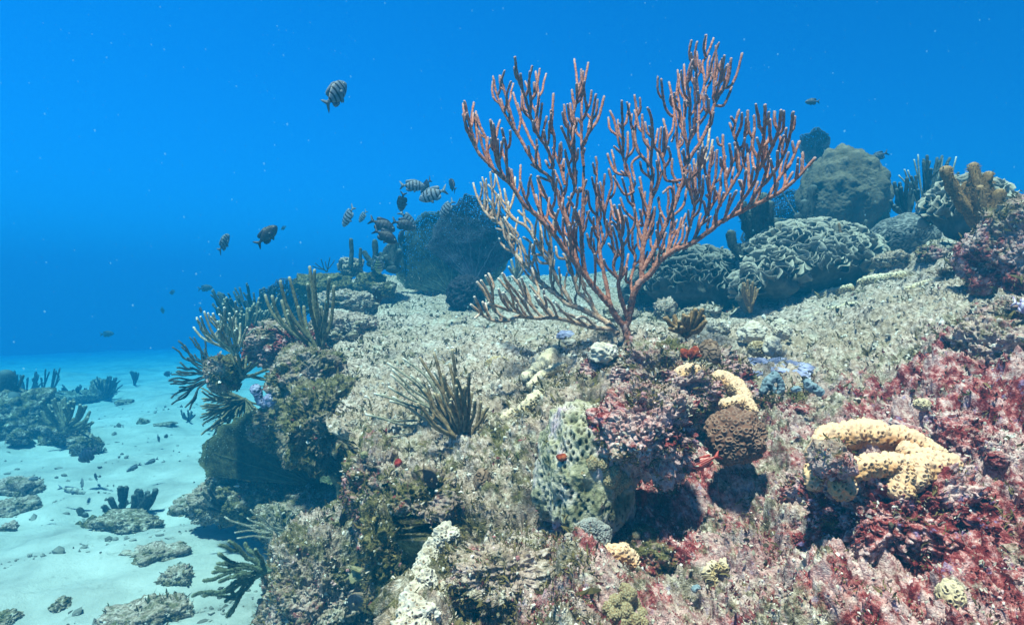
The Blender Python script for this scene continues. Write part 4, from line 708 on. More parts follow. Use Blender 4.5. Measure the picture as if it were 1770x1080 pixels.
M['amber_plate'] = simple('amber_plate', [(.36, (.22, .13, .05)), (.5, (.36, .23, .09)), (.66, (.5, .36, .18))], 30, tip=(.7, .62, .45), bs=240, bd=.003)
M['fan'] = simple('sea_fan_net', [(.36, (.010, .018, .014)), (.5, (.025, .040, .030)), (.66, (.05, .07, .05))], 40, tip=(.09, .12, .09), bs=200, bd=.002)
M['fan_blue'] = simple('sea_fan_net_blue', [(.36, (.010, .015, .03)), (.5, (.02, .03, .05)), (.66, (.04, .055, .08))], 40, tip=(.06, .08, .11), bs=200, bd=.002)
M['fan_olive'] = simple('sea_fan_net_olive', [(.36, (.018, .022, .008)), (.5, (.035, .042, .016)), (.66, (.06, .065, .03))], 40, tip=(.12, .13, .06), bs=200, bd=.002)

def cells(p, n, kind, s, h, f1=None):
    """surface relief of a coral skin: returns lift, tip and pit attributes; f1 is the distance to the nearest mouth"""
    if kind == 'pits':       # raised skin with dark open mouths
        hole = sstep(.22, .12, f1); rim = np.exp(-((f1 - .30) / .10) ** 2)
        return h * (.8 * rim - .9 * hole), np.clip(sstep(-.1, .9, n[:, 2]) * .8 + .3 * rim, 0, 1) * (1 - hole), hole * .9
    if kind == 'cups':       # rings with a sunken middle
        ring = np.exp(-((f1 - .31) / .10) ** 2); mid = sstep(.22, .12, f1)
        return h * (ring - .8 * sstep(.42, .6, f1) - .2 * mid), ring * .9, np.clip(mid + .5 * sstep(.44, .6, f1), 0, 1)
    if kind == 'knobs':
        return h * sstep(.7, .1, f1), sstep(.5, .05, f1), 0 * f1
    q = p + .25 / s * np.stack([pn(p * s * .7), pn(p * s * .7 + 9), pn(p * s * .7 + 21)], -1)
    g_ = np.abs(pn(q * s * .55)); r = sstep(.0, .22, g_)                    # meandering ridges
    return h * r, sstep(.2, .5, g_), sstep(.12, .0, g_)
def lump(mb, c, rad, kind, s, h, seed=0, amp=.15, sub=5, rot=(0, 0, 0), flat=None):
    v, f = ico(sub); k = 1 + amp * fbm(v, 1.3, 3, off=seed * 5.1); p0 = v * k[:, None] * np.asarray(rad, float)
    n0 = v / np.asarray(rad, float); n0 /= np.linalg.norm(n0, axis=1)[:, None]
    E = np.array((Matrix.Rotation(rot[2], 3, 'Z') @ Matrix.Rotation(rot[0], 3, 'X') @ Matrix.Rotation(rot[1], 3, 'Y'))); p = p0 @ E.T + np.asarray(c); n = n0 @ E.T
    if kind: dh, tp, pt = cells(p, n, kind, s, h, near_fib(v, max(20, int(12.57 * np.mean(rad) ** 2 * s ** 2))) if kind != 'ridges' else None)
    else: dh, tp, pt = h * fbm(p, s, 3), sstep(.1, .9, n[:, 2]) * .6, np.zeros(len(p))
    mb.add(p + n * np.asarray(dh)[:, None], f, tip=tp, pit=pt)
def sausage(mb, pts, r, kind, s, h, sides=72):
    """thick lobe creeping along pts"""
    L = sum(np.linalg.norm(np.subtract(b, a)) for a, b in zip(pts[:-1], pts[1:])); step = np.mean(r) * .085
    p = spline(pts, step); n = len(p); rr = np.interp(np.linspace(0, 1, n), np.linspace(0, 1, len(r)), r)
    t = np.gradient(p, axis=0); t /= np.linalg.norm(t, axis=1)[:, None]
    m = 26; a_ = np.linspace(np.pi / 2, 0.03, m)[::-1]
    def cap(pe, te, re): return pe + np.outer(np.cos(a_), te) * re * .95, np.sin(a_) * re
    c1, r1 = cap(p[0], -t[0], rr[0]); c2, r2 = cap(p[-1], t[-1], rr[-1])
    P = np.vstack([c1, p[1:-1], c2[::-1]]); Rr = np.concatenate([r1, rr[1:-1], r2[::-1]]); T = np.vstack([np.repeat(t[:1], m, 0), t[1:-1], np.repeat(t[-1:], m, 0)]); n = len(P)
    u = np.cross(T, [.1, .2, .95]); u /= np.linalg.norm(u, axis=1)[:, None] + 1e-9; w = np.cross(u, T)
    a = np.linspace(0, 2 * np.pi, sides, endpoint=False); rad = np.cos(a)[None, :, None] * u[:, None] + np.sin(a)[None, :, None] * w[:, None]
    V = (P[:, None] + rad * Rr[:, None, None]).reshape(-1, 3); N = rad.reshape(-1, 3)
    V = V + N * (np.mean(r) * (.34 * fbm(V, .5 / np.mean(r), 3) + .16 * pn(V * 1.6 / np.mean(r))))[:, None]
    arc = np.concatenate([[0], np.cumsum(np.linalg.norm(np.diff(P, axis=0), axis=1))]); rm = np.mean(r)
    dh, tp, pt = cells(V, N, kind, s, h, worley2(np.repeat(arc, sides) * s, np.tile(a, n) * rm * s))
    i = np.arange(n - 1)[:, None] * sides; j = np.arange(sides)[None]; j2 = (j + 1) % sides
    mb.add(V + N * np.asarray(dh)[:, None], np.stack([i + j, i + j2, i + sides + j2, i + sides + j], -1).reshape(-1, 4), tip=tp, pit=pt)
def coral(name, mat, label, cat, group=None):
    def fin(mb, loc): return tag(mb.build(name, M[mat], loc=loc), label, cat, group)
    return fin
def px(n, d): return n * d / F
def lumpc(name, mat, label, cat, X, Y, d, rx, ry, kind, s, h, group=None, depth=None, amp=.15, sub=7, rot=(0, 0, 0), seed=None, fix=False):
    q = sd_(X, Y); r_ = (rx + ry) / 2 / F
    if d is None: d = q or dep(at(X, Y))
    elif q and Y > 560 and d < 2 and not fix: d = q * (1 - .25 * r_)
    c = W(X, Y, d); mb = MB()
    lump(mb, c, (px(rx, d), px(depth or (rx + ry) / 2, d), px(ry, d)), kind, s, h, X if seed is None else seed, amp, sub, rot)
    return tag(mb.build(name, M[mat], loc=c), label, cat, group)
def lobes(name, mat, label, cat, d, lines, kind, s, h, group=None):
    mb = MB()
    if d < 1.9 and 'large' not in label:
        q = [sd_(a[0], a[1]) for pts, r in lines for a in pts]; q = [k for k in q if k]; d = min([d] + q) if q else d
        d = np.median(q) + .004 if q else d
    for pts, r in lines:
        r = [px(k, d) for k in (r if np.ndim(r) else [r, r])]; pp = [W(q[0], q[1], d + (q[2] if len(q) > 2 else 0)) for q in pts]
        sausage(mb, pp, r, kind, s, h)
    c = W(lines[0][0][0][0], lines[0][0][0][1], d); return tag(mb.build(name, M[mat], loc=c), label, cat, group)
PC = 'pitted corals'
lobes('pitted_coral', 'cream', 'large cream coral with many dark mouths on the crimson block', 'coral', 1.06,
      [([(1412, 790, .02), (1425, 760, .04), (1470, 752, .06), (1530, 756, .06), (1585, 770, .05), (1625, 795, .03)], [15, 21, 24, 26, 24, 18]), ([(1455, 830, -.02), (1490, 806, -.02), (1540, 803, -.01), (1590, 810, 0), (1640, 805, .01)], [14, 16, 17, 22, 19]),
       ([(1568, 786, .02), (1605, 798, .01)], [20, 21]), ([(1407, 815, .01), (1408, 835, .0)], [15, 14]), ([(1560, 820, -.02), (1555, 846, -.03)], [16, 20]), ([(1452, 838, -.03), (1462, 846, -.03)], [19, 18]), ([(1585, 815, -.01), (1580, 835, -.02)], [18, 16])], 'pits', 92, .0048, PC)
lobes('pitted_coral', 'cream', 'hook shaped cream coral lobe below the grey plate coral', 'coral', 1.20, [([(1048, 1012), (1042, 990), (1050, 968), (1070, 956), (1092, 972)], [13, 16, 17, 17, 13]), ([(1060, 955), (1078, 950)], [10, 10])], 'pits', 92, .0050, PC)
lobes('pitted_coral', 'yellow', 'small arch of yellowish coral on the pink slope at the bottom', 'coral', 1.16, [([(1242, 1020), (1228, 1006), (1225, 990), (1236, 978)], [10, 11, 11, 8]), ([(1252, 977), (1272, 984), (1288, 1006)], [11, 12, 10])], 'pits', 100, .0044, PC)
lobes('pitted_coral', 'cream', 'cream lobes draped over the top of the red mound', 'coral', 1.70, [([(1165, 655), (1185, 642), (1210, 640)], [11, 12, 10]), ([(1220, 668, .0), (1245, 655), (1270, 668, -.03), (1290, 690, -.08)], [12, 13, 13, 10]), ([(1255, 700, -.1), (1285, 698, -.1), (1302, 710, -.12)], [12, 13, 9])], 'pits', 88, .0046, PC)
for i, (pts, r, dd, lb) in enumerate([([(972, 600), (950, 618), (935, 638)], [12, 14, 11], None, 'yellow coral strip beside the violet sponge, uppermost of the chain'), ([(930, 640), (912, 655)], [12, 10], None, 'pale yellow coral patch in the middle of the chain on the slope'), ([(975, 632), (945, 645), (918, 668)], [7, 9, 8], None, 'thin cream coral ridge along the mossy edge'),
        ([(935, 688), (912, 702), (903, 708)], [13, 13, 9], None, 'rounded yellow pitted coral lobe near the pale holed boulder'), ([(885, 715), (868, 728)], [9, 7], None, 'small yellow lobe, lowest of the chain on the slope'), ([(1480, 530), (1440, 540), (1400, 552)], [7, 10, 6], None, 'long cream coral ridge alone on the pale plateau'),
        ([(1490, 488), (1530, 482), (1560, 475)], [8, 10, 6], None, 'flat yellow coral crust on the upper plateau'), ([(1530, 440), (1555, 434), (1572, 436)], [8, 9, 6], None, 'cream coral crust just below the ridged brain coral'), ([(1560, 505), (1590, 495), (1620, 485)], [6, 7, 5], None, 'whitish yellow crust at the right of the upper plateau'), ([(1390, 520), (1440, 505), (1470, 498)], [6, 7, 6], None, 'narrow pale crust along the edge below the lettuce corals')]):
    d = dep(at(*pts[len(pts) // 2])); lobes('pitted_coral', 'yellow', lb, 'coral', d, [([(a, b, dep(at(a, b)) - d) for a, b in pts], r)], 'pits', [90, 90, 90, 80, 90, 65, 55, 55, 55, 55][i], .004, PC)
WC = 'white corals'
for (X, Y, rx, ry, k, lb) in [(1042, 612, 24, 17, None, 'white coral boulder at the foot of the big red sea rod'), (1242, 567, 17, 13, 'pits', 'white pitted coral ball right of the yellow fire coral'), (1302, 577, 24, 17, None, 'broad smooth white coral lump of the white cluster'), (1347, 562, 15, 8, None, 'flat white coral pebble at the back of the white cluster'),
                          (1351, 577, 15, 13, 'pits', 'roundest white coral pebble at the right of the white cluster'), (1336, 601, 15, 17, None, 'white coral lump at the front of the white cluster'), (985, 594, 15, 6, None, 'small flat white coral scrap near the violet sponge')]:
    lumpc('white_coral', 'white', lb, 'coral', X, Y - 2, dep(at(X, Y + ry)) + .0, rx, ry, k, 120 if k else 30, .0028 if k else .002, WC, amp=.3)
for (X, Y, rx, ry, d, lb) in [(770, 925, 20, 18, 1.38, 'white coral knob at the top of the white cliff edge'), (752, 948, 18, 14, 1.36, 'white coral knob just under the topmost one'), (738, 1002, 17, 18, 1.30, 'upright white coral knob on the edge of the white cliff'), (778, 1020, 16, 17, 1.25, 'separate white coral egg right of the upright knob'), (728, 1062, 30, 26, 1.26, 'widest white coral mass at the bottom edge'), (712, 1090, 30, 30, 1.25, 'white coral base cut by the bottom edge of the picture')]:
    lumpc('white_coral', 'white', lb, 'coral', X, Y, d, rx, ry, 'pits', 95, .0026, WC, amp=.35)
d = 1.36; mb = MB(); d = np.median([sd_(a, b, d) for a, b in [(742, 950), (728, 985), (716, 1030)]]); pf_ = np.polyfit([925, 966, 1004, 1043, 1075], [sd_(a, b, d) for a, b in ((757, 925), (740, 966), (727, 1004), (718, 1043), (712, 1075))], 1); [lump(mb, W(a, b, np.polyval(pf_, b)), (px(r_, d), px(r_, d), px(r_ * 1.15, d)), 'pits', 95, .0024, a, .3, 6) for a, b, r_ in [(757, 925, 15), (748, 945, 16), (740, 966, 18), (733, 984, 20), (727, 1004, 21), (722, 1024, 22), (718, 1043, 24), (715, 1060, 26)]]; tag(mb.build('white_coral', M['white'], loc=W(728, 985, d)), 'long white coral edge running down behind the white knobs', 'coral', WC)
lumpc('cup_coral', 'brown_cup', 'round dark brown coral covered in ring cups beside the cave', 'coral', 1273, 756, 1.34, 50, 45, 'cups', 80, .0019, amp=.22, sub=8, fix=True)
lumpc('brain_coral', 'ridge_brown', 'small brown brain coral behind the red mound', 'coral', 1226, 612, 1.9, 18, 23, 'ridges', 150, .003, 'brain corals', sub=6)
lumpc('brain_coral', 'ridge_tan', 'small flat tan brain coral on the pale slope', 'coral', 862, 630, dep(at(862, 634)), 22, 13, 'ridges', 140, .0035, 'brain corals', sub=6)
lumpc('brain_coral', 'ridge_tan', 'yellow brown wrinkled ball in front of the white cluster', 'coral', 1309, 603, dep(at(1309, 612)), 15, 12, 'ridges', 170, .004, 'brain corals', sub=6)
lumpc('brain_coral', 'ridge_grey', 'large grey ridged brain coral in front of the dark open bush', 'coral', 1560, 408, 3.55, 55, 34, 'ridges', 92, .007, 'brain corals', sub=7, depth=50, rot=(0, -.25, 0))
lumpc('brain_coral', 'ridge_tan', 'pale orange round coral in the bottom right corner', 'coral', 1642, 1030, .92, 21, 25, 'pits', 115, .003, 'brain corals', sub=6)
lumpc('brain_coral', 'ridge_tan', 'little orange brown cup coral at the tip of the dark red knob', 'coral', 1594, 699, 1.36, 13, 10, 'pits', 170, .002, 'brain corals')
lumpc('brain_coral', 'amber_plate', 'brown netted coral piece by the bottom edge near the white knobs', 'coral', 803, 1066, 1.2, 14, 17, 'ridges', 170, .003, 'brain corals')
lumpc('brain_coral', 'ridge_brown', 'brown netted crust on the rubble below the bushy brown sea rod', 'coral', 834, 830, 1.6, 13, 18, 'ridges', 150, .003, 'brain corals')
# grey plate coral clinging under the holed boulder
mb = MB(); d = 1.24; lump(mb, W(1022, 940, d), (px(36, d), px(14, d), px(42, d)), 'cups', 150, .0024, 3, .2, 6); lump(mb, W(1020, 975, d - .02), (px(22, d), px(12, d), px(30, d)), 'cups', 150, .0024, 4, .2, 6)
tag(mb.build('plate_coral', M['grey_cup'], loc=W(1022, 940, d)), 'grey plate coral with fine mouths hanging under the holed boulder', 'coral')
# knobs
def knobs(label, d, L, mat='knob'):
    root = empty('knob_coral', W(L[0][0], L[0][1] + L[0][2], d)); tag(root, label, 'coral', 'knob corals')
    for (X, Y, r) in L:
        mb = MB(); dd = (sd_(X, Y) or d) + rng.uniform(-.004, .006); lump(mb, W(X, Y, dd), (px(r, dd), px(r, dd), px(r * 1.15, dd)), 'knobs', 260, .0016, X, .18, 5); mb.build('knob', M[mat], root)
    return root
knobs('olive knob coral on the edge of the holed boulder', 1.25, [(1024, 800, 11), (1043, 802, 9), (1048, 815, 8), (1062, 816, 11), (1076, 824, 9), (1055, 830, 12), (1066, 836, 13), (1082, 832, 8), (1008, 820, 6)])
knobs('brown green knob coral at the bottom edge below the cream hook', 1.14, [(1082, 1028, 17), (1063, 1040, 12), (1096, 1045, 11), (1080, 1056, 13), (1060, 1062, 12), (1108, 1062, 11), (1094, 1072, 12), (1072, 1078, 12), (1050, 1050, 9), (1112, 1078, 9)])
lumpc('knob_coral', 'knob', 'single small tan knob under the red sponge', 'coral', 1099, 925, 1.3, 7, 7, None, 60, .002)
# sponges and crusts
lumpc('red_sponge', 'red_sponge', 'deep red sponge lump inside the dark hollow', 'sponge', 1105, 864, 1.34, 15, 18, None, 30, .006)
lumpc('orange_sponge', 'orange_sponge', 'bright orange sponge spot on the holed boulder', 'sponge', 971, 790, 1.255, 8, 6, None, 60, .004, sub=4)
lumpc('orange_sponge', 'orange_sponge', 'orange red patch on the crest of the red mound', 'sponge', 1196, 612, 1.72, 20, 9, None, 40, .014, sub=5)
lumpc('violet_sponge', 'violet_sponge', 'smooth violet sponge left of the sea rod foot', 'sponge', 978, 580, dep(at(978, 588)), 16, 9, None, 30, .004)
mb = MB()
for k in range(70):
    X, Y = 1250 + 150 * (k % 35 + rng.random()) / 35, 622 + 34 * rng.random(); p = at(X, Y); r = rng.uniform(.010, .026); lump(mb, p, (r, r, r * .45), None, 50, .006, k, .4, 4)
tag(mb.build('sponge_crust', M['violet_sponge'], loc=at(1330, 640)), 'slate blue knobbly crust spread over the slope behind the red mound', 'sponge')
def arms(label, d, L, mat='blue_sponge', holes=True):
    root = empty('lobed_sponge', W(*L[0][0][0], d)); tag(root, label, 'sponge', 'blue sponges')
    for pts, r in L:
        mb = MB(); sausage(mb, [W(a, b, d) for a, b in pts], [px(k, d) for k in r], 'pits', 40, .002, 32); mb.build('lobe', M[mat], root)
arms('blue grey sponge with drooping arms on the slate blue crust', 1.72, [([(1318, 676), (1328, 660), (1340, 650)], [7, 9, 8]), ([(1345, 655), (1350, 668), (1344, 684)], [6, 6, 4]), ([(1330, 662), (1336, 676)], [6, 5])])
arms('short blue two lobed sponge on the brown turf hump', 1.60, [([(1396, 662), (1405, 670), (1418, 677)], [8, 9, 7]), ([(1372, 673), (1380, 672)], [5, 5])])
arms('bent blue grey finger sponge on the rubble near the white knobs', 1.24, [([(852, 1012), (860, 1026), (873, 1044)], [6, 8, 7])])
arms('small teal sponge tube beside the foot of the bushy brown sea rod', 1.68, [([(836, 780), (843, 778)], [9, 8])])
arms('pale blue sponge scrap left of the small yellowish arch', 1.17, [([(1200, 1018), (1207, 1014)], [5, 4])])
arms('deep blue vase sponge low under the reef lip', 2.75, [([(442, 672), (448, 690), (455, 700)], [9, 8, 6])], 'violet_sponge')
lumpc('ball_sponge', 'violet_sponge', 'grey violet round sponge under the hanging olive stems', 'sponge', 470, 691, 2.62, 14, 13, None, 40, .006)
lumpc('ball_sponge', 'ball', 'big black shaggy ball left of the red sea rod', 'sponge', 806, 509, dep(at(806, 534)), 33, 34, None, 40, .02, sub=6)
lumpc('ball_sponge', 'ball', 'dark dome shaped sponge on the lip behind the tall olive rods', 'sponge', 505, 572, 3.0, 22, 16, None, 40, .012, sub=5)
lumpc('yellow_sponge', 'olive_plate', 'tiny yellow sponge spot on the dark wall', 'sponge', 630, 786, 1.85, 6, 6, 'pits', 160, .003, sub=4)
lumpc('red_sponge', 'red_sponge', 'small scarlet sponge spot on the dark wall', 'sponge', 688, 800, 1.72, 7, 8, None, 60, .004, sub=4)
# plates of olive and amber coral
def plates(name, label, d, L, mat, cat='coral'):
    mb = MB()
    for (X, Y, r, tx, ty) in L: lump(mb, W(X, Y, d), (px(r, d), px(r * .9, d), px(r * .22, d)), None, 40, .004, X, .35, 4, (tx, ty, rng.random() * 6))
    return tag(mb.build(name, M[mat], loc=W(L[0][0], L[0][1], d)), label, cat)
plates('leaf_coral', 'olive yellow plate coral over the black fish', 1.72, [(622, 985, 20, .5, .2), (630, 1000, 16, .4, -.2), (615, 995, 14, .8, .3), (640, 985, 10, .4, .5)], 'olive_plate')
plates('leaf_coral', 'curled amber plates in the hollow beside the white knobs', 1.25, [(822, 1000, 12, 1.2, .5), (832, 1012, 10, .6, .2), (818, 1020, 10, .2, .2), (812, 990, 8, 1.4, -.4), (838, 1020, 8, .3, 1.0)], 'amber_plate')
# the lobed star coral boulder
c = W(1458, 342, 4.3); v, f = ico(7); rx, rz = px(74, 4.3), px(82, 4.3)
sh = v * np.array([rx, rx * .9, rz]); sh[:, 0] *= 1 - .12 * sstep(-.2, 1, v[:, 2]); p = sh + c; nn = v.copy(); f1 = near_fib(v, 90)
bmp = np.exp(-(f1 / .40) ** 2) * sstep(-.35, .15, fbm(v, 1.7, 2, off=6)); p = p + nn * (.034 * bmp * sstep(-.5, .1, v[:, 2]) + .02 * fbm(p, 6, 3) - .035 * sstep(.0, .12, -np.abs(v[:, 0] + .15) + .12) * sstep(.2, -.5, v[:, 2]) + .006 * pn(p * 60))[:, None]
mb = MB(); mb.add(p, f, tip=bmp * sstep(0, .8, v[:, 2]))
tag(mb.build('star_coral', M['boulder_green'], loc=c), 'huge grey green lobed coral boulder with knobbly top', 'coral')
# lettuce corals: domes of upright curled leaves
def lettuce(label, c, rad, n, size, mat, group='lettuce corals', top=.05):
    root = empty('lettuce_coral', np.asarray(c) - np.array([0, 0, rad[2] * .5])); tag(root, label, 'coral', group)
    mb = MB(); lump(mb, c, np.asarray(rad) * .86, None, 14, .02, n, .2, 4); mb.build('base', M['lettuce_dark'], root)
    mb = MB(); nu, nv = 9, 6; uu, vv = np.meshgrid(np.linspace(-1, 1, nu), np.linspace(0, 1, nv)); gf = grid_faces(nv, nu)
    for k in range(n):
        q = rng.normal(size=3); q /= np.linalg.norm(q); q[2] = abs(q[2]) * 1.0 - .25 * rng.random(); q[1] -= .3; q /= np.linalg.norm(q)
        P = np.asarray(c) + q * np.asarray(rad); upd = q * .75 + np.array([0, 0, .55]) + rng.normal(size=3) * .22; upd /= np.linalg.norm(upd)
        sd_ = np.cross(upd, rng.normal(size=3)); sd_ /= np.linalg.norm(sd_); nm = np.cross(sd_, upd); s = size * rng.uniform(.7, 1.35)
        ph = rng.random() * 6; wid = .35 + .65 * vv ** .7; hgt = vv * (1 - .22 * uu ** 2) * 1.0 + .05 * np.sin(uu * 7 + ph) * vv
        cur = .5 * (uu ** 2) * rng.uniform(-.8, .8) + .22 * np.sin(uu * 3.2 + ph) * vv + .35 * vv ** 2 * rng.uniform(-1, 1)
        a = P - upd * s * .35 + s * ((uu * wid * .75)[..., None] * sd_ + hgt[..., None] * upd + cur[..., None] * nm)
        th = s * .045 * (1.25 - vv)[..., None] * nm; tv = (sstep(.72, 1.0, vv)).ravel()
        V = np.concatenate([(a + th).reshape(-1, 3), (a - th).reshape(-1, 3)]); m = nu * nv
        rim = np.concatenate([np.arange(nu), np.arange(1, nv) * nu + nu - 1, (nv - 1) * nu + np.arange(nu - 2, -1, -1), np.arange(nv - 2, 0, -1) * nu]); r2_ = np.roll(rim, -1)
        mb.add(V, [gf, gf[:, ::-1] + m, np.stack([rim, rim + m, r2_ + m, r2_], -1)], tip=np.concatenate([tv, tv]))
    o = mb.build('leaves', M[mat], root); return root
lettuce('big pale lettuce coral colony below the lobed boulder', W(1400, 455, 3.55), (.36, .30, .20), 460, .054, 'lettuce')
lettuce('lettuce coral shoulder left of the big pale colony with brighter leaf edges', W(1335, 480, 3.35), (.13, .13, .13), 120, .052, 'lettuce')
lettuce('dark lettuce coral mound seen through the red sea rod', W(1195, 490, 3.75), (.30, .25, .19), 380, .052, 'lettuce_dark')
lettuce('dim lettuce coral mound right behind the sea rod stem', W(1140, 510, 4.1), (.20, .2, .15), 140, .06, 'lettuce_dark')
lettuce('grey lilac lettuce coral behind the thick furry brown fingers', W(1672, 368, 2.95), (.165, .15, .135), 230, .05, 'lettuce')
lettuce('small leafy coral with white edges under the dark finger cluster', W(1290, 505, 3.3), (.05, .05, .12), 40, .05, 'lettuce')
for i, (X, Y, r, lb) in enumerate([(1480, 540, 6, 'dark little tuft on the plateau near the long cream ridge'), (1440, 495, 7, 'dark tuft at the foot of the big pale lettuce coral'), (1690, 422, 16, 'green leafy tuft at the base of the thick brown fingers'), (1640, 470, 16, 'maroon mossy tuft on the upper right slope')]):
    p = at(X, Y + 4); mb = MB(); m_ = 260; s_ = px(r, dep(p)); dv = rng.normal(size=(m_, 3)); dv[:, 2] = np.abs(dv[:, 2]); dv /= np.linalg.norm(dv, axis=1)[:, None]; w_ = np.cross(dv, rng.normal(size=(m_, 3))); w_ *= s_ * .1
    o_ = p + rng.normal(size=(m_, 3)) * s_ * np.array([.5, .5, .12]); mb.add(np.stack([o_ - w_, o_ + w_, o_ + dv * s_ * rng.uniform(.4, 1, (m_, 1))], 1).reshape(-1, 3), np.arange(m_ * 3).reshape(-1, 3))
    tag(mb.build('algae_tuft', M[['ball', 'ball', 'fan_olive', 'ridge_brown'][i]], loc=p, smooth=False), lb, 'algae', 'algae tufts')

# ------------------------------------------------------------------ sea fans: real nets with veins
def sea_fan(label, base, outline, mat, d, cup=.10, nr=58, na=64, thick=.0016, yaw=0.0, group='sea fans', tilt=0.0):
    """outline: pixels of the rim from one side over the top to the other; base: pixel of the stem"""
    root = empty('sea_fan', W(base[0], base[1], d)); tag(root, label, 'sea fan', group)
    o = np.array(outline, float); s = np.concatenate([[0], np.cumsum(np.hypot(*np.diff(o, axis=0).T))]); t = np.linspace(0, s[-1], na); rim = np.stack([np.interp(t, s, o[:, 0]), np.interp(t, s, o[:, 1])], -1)
    rim += (fbm(np.stack([rim[:, 0], rim[:, 1], 0 * t], -1), .05, 3) * 7)[:, None] * (rim - base) / np.linalg.norm(rim - base, axis=1)[:, None]
    k = np.linspace(.04, 1, nr) ** .8; g_ = np.asarray(base, float) + (rim - base)[None] * k[:, None, None]
    cell = np.linalg.norm(rim[len(rim) // 2] - base) / nr; g_ = g_ + rng.normal(size=g_.shape) * cell * .32
    u = (g_[..., 0] - base[0]) / 100; w_ = (base[1] - g_[..., 1]) / 100
    dd = d + cup * u ** 2 + yaw * u + tilt * w_ + .02 * fbm(np.stack([u, w_, 0 * u], -1).reshape(-1, 3), 2, 3).reshape(u.shape)
    P = (FWD + ((g_[..., 0] - 885) / F)[..., None] * RGT - ((g_[..., 1] - 540) / F)[..., None] * UPV) * dd[..., None]
    ids = np.arange(nr * na).reshape(nr, na); off = (np.arange(nr) % 2)[:, None]
    E = [np.stack([ids[:-1].ravel(), ids[1:].ravel()], -1)]                                     # radial strands
    h = np.stack([ids[:, :-1], ids[:, 1:]], -1); E.append(h[4:].reshape(-1, 2)[((np.add.outer(np.arange(4, nr), np.arange(na - 1)) % 2) == 0).ravel() | (rng.random((nr - 4) * (na - 1)) < .35)])
    dg = np.stack([ids[3:-1, :-1], ids[4:, 1:]], -1).reshape(-1, 2); E.append(dg[rng.random(len(dg)) < .3])
    E = np.concatenate(E); Pf = P.reshape(-1, 3); a, b = Pf[E[:, 0]], Pf[E[:, 1]]; e = b - a; e /= np.linalg.norm(e, axis=1)[:, None] + 1e-9
    x = np.cross(e, FWD); x /= np.linalg.norm(x, axis=1)[:, None] + 1e-9; y = np.cross(e, x); kk = np.repeat(k, na); r0 = thick * (1.5 - .7 * kk)[E[:, 0]][:, None]
    ring = [x, -.5 * x + .87 * y, -.5 * x - .87 * y]; V = np.stack([a + r0 * q for q in ring] + [b + r0 * q for q in ring], 1).reshape(-1, 3)
    bI = np.arange(len(E))[:, None] * 6; Fq = np.concatenate([bI + np.array([[i, (i + 1) % 3, 3 + (i + 1) % 3, 3 + i]]) for i in range(3)])
    mb = MB(); mb.add(V, Fq, tip=np.repeat(sstep(.93, 1.0, kk[E[:, 1]]), 6)); mb.build('net', M[mat], root)
    mb = MB()
    for j in range(5, na - 4, 13):
        col = P[:, j]; n_ = int(nr * rng.uniform(.55, .9)); tube(mb, np.vstack([W(base[0], base[1], d)[None], col[:n_:3]]), [thick * 2.2, thick * 1.1], 6)
    mb.build('vein', M[mat], root)
    mb = MB(); b3 = W(base[0], base[1], d); tube(mb, [b3 - np.array([0, 0, .05]), b3, b3 + np.array([0, 0, .03])], [thick * 5, thick * 4, thick * 3], 8); mb.build('stem', M[mat], root)
sea_fan('big dark lacy sea fan on the plateau behind the fish', (780, 508), [(700, 498), (683, 470), (682, 440), (695, 410), (712, 385), (735, 368), (770, 366), (800, 372), (835, 385), (862, 410), (880, 440), (872, 470), (850, 490)], 'fan', dep(at(780, 512)), .06, 84, 110, .0042)
sea_fan('bluish sea fan rising behind the big dark one', (820, 490), [(740, 430), (755, 385), (780, 355), (806, 338), (835, 345), (862, 365), (885, 400), (892, 440)], 'fan_blue', 4.35, .05, 64, 74, .0042)
sea_fan('wide olive sea fan hanging in the shade under the reef lip', (548, 838), [(352, 822), (345, 795), (352, 770), (375, 742), (405, 722), (440, 712), (475, 708), (510, 712), (545, 730), (570, 755)], 'fan_olive', 3.0, .03, 100, 120, .0038, yaw=-.05)
sea_fan('dim round sea fan beyond the tall olive rods', (492, 560), [(448, 540), (450, 505), (470, 486), (495, 480), (520, 488), (535, 510), (538, 540)], 'fan_blue', 5.3, .05, 40, 44, .004)
sea_fan('dark round sea fan high behind the lobed boulder', (1408, 300), [(1386, 268), (1382, 245), (1392, 230), (1408, 223), (1424, 226), (1435, 242), (1432, 262), (1424, 276)], 'fan_blue', 5.2, .05, 40, 40, .005)
sea_fan('dim dark sea fan between the red sea rod and the lobed boulder', (1345, 440), [(1285, 420), (1290, 380), (1320, 345), (1355, 325), (1385, 330), (1400, 360), (1405, 400)], 'fan_blue', 4.7, .05, 48, 48, .004)
sea_fan('small grey net fan edge low in the crevice', (585, 850), [(568, 820), (565, 800), (575, 790), (588, 800), (596, 825)], 'fan', 2.35, .05, 24, 24, .0018)

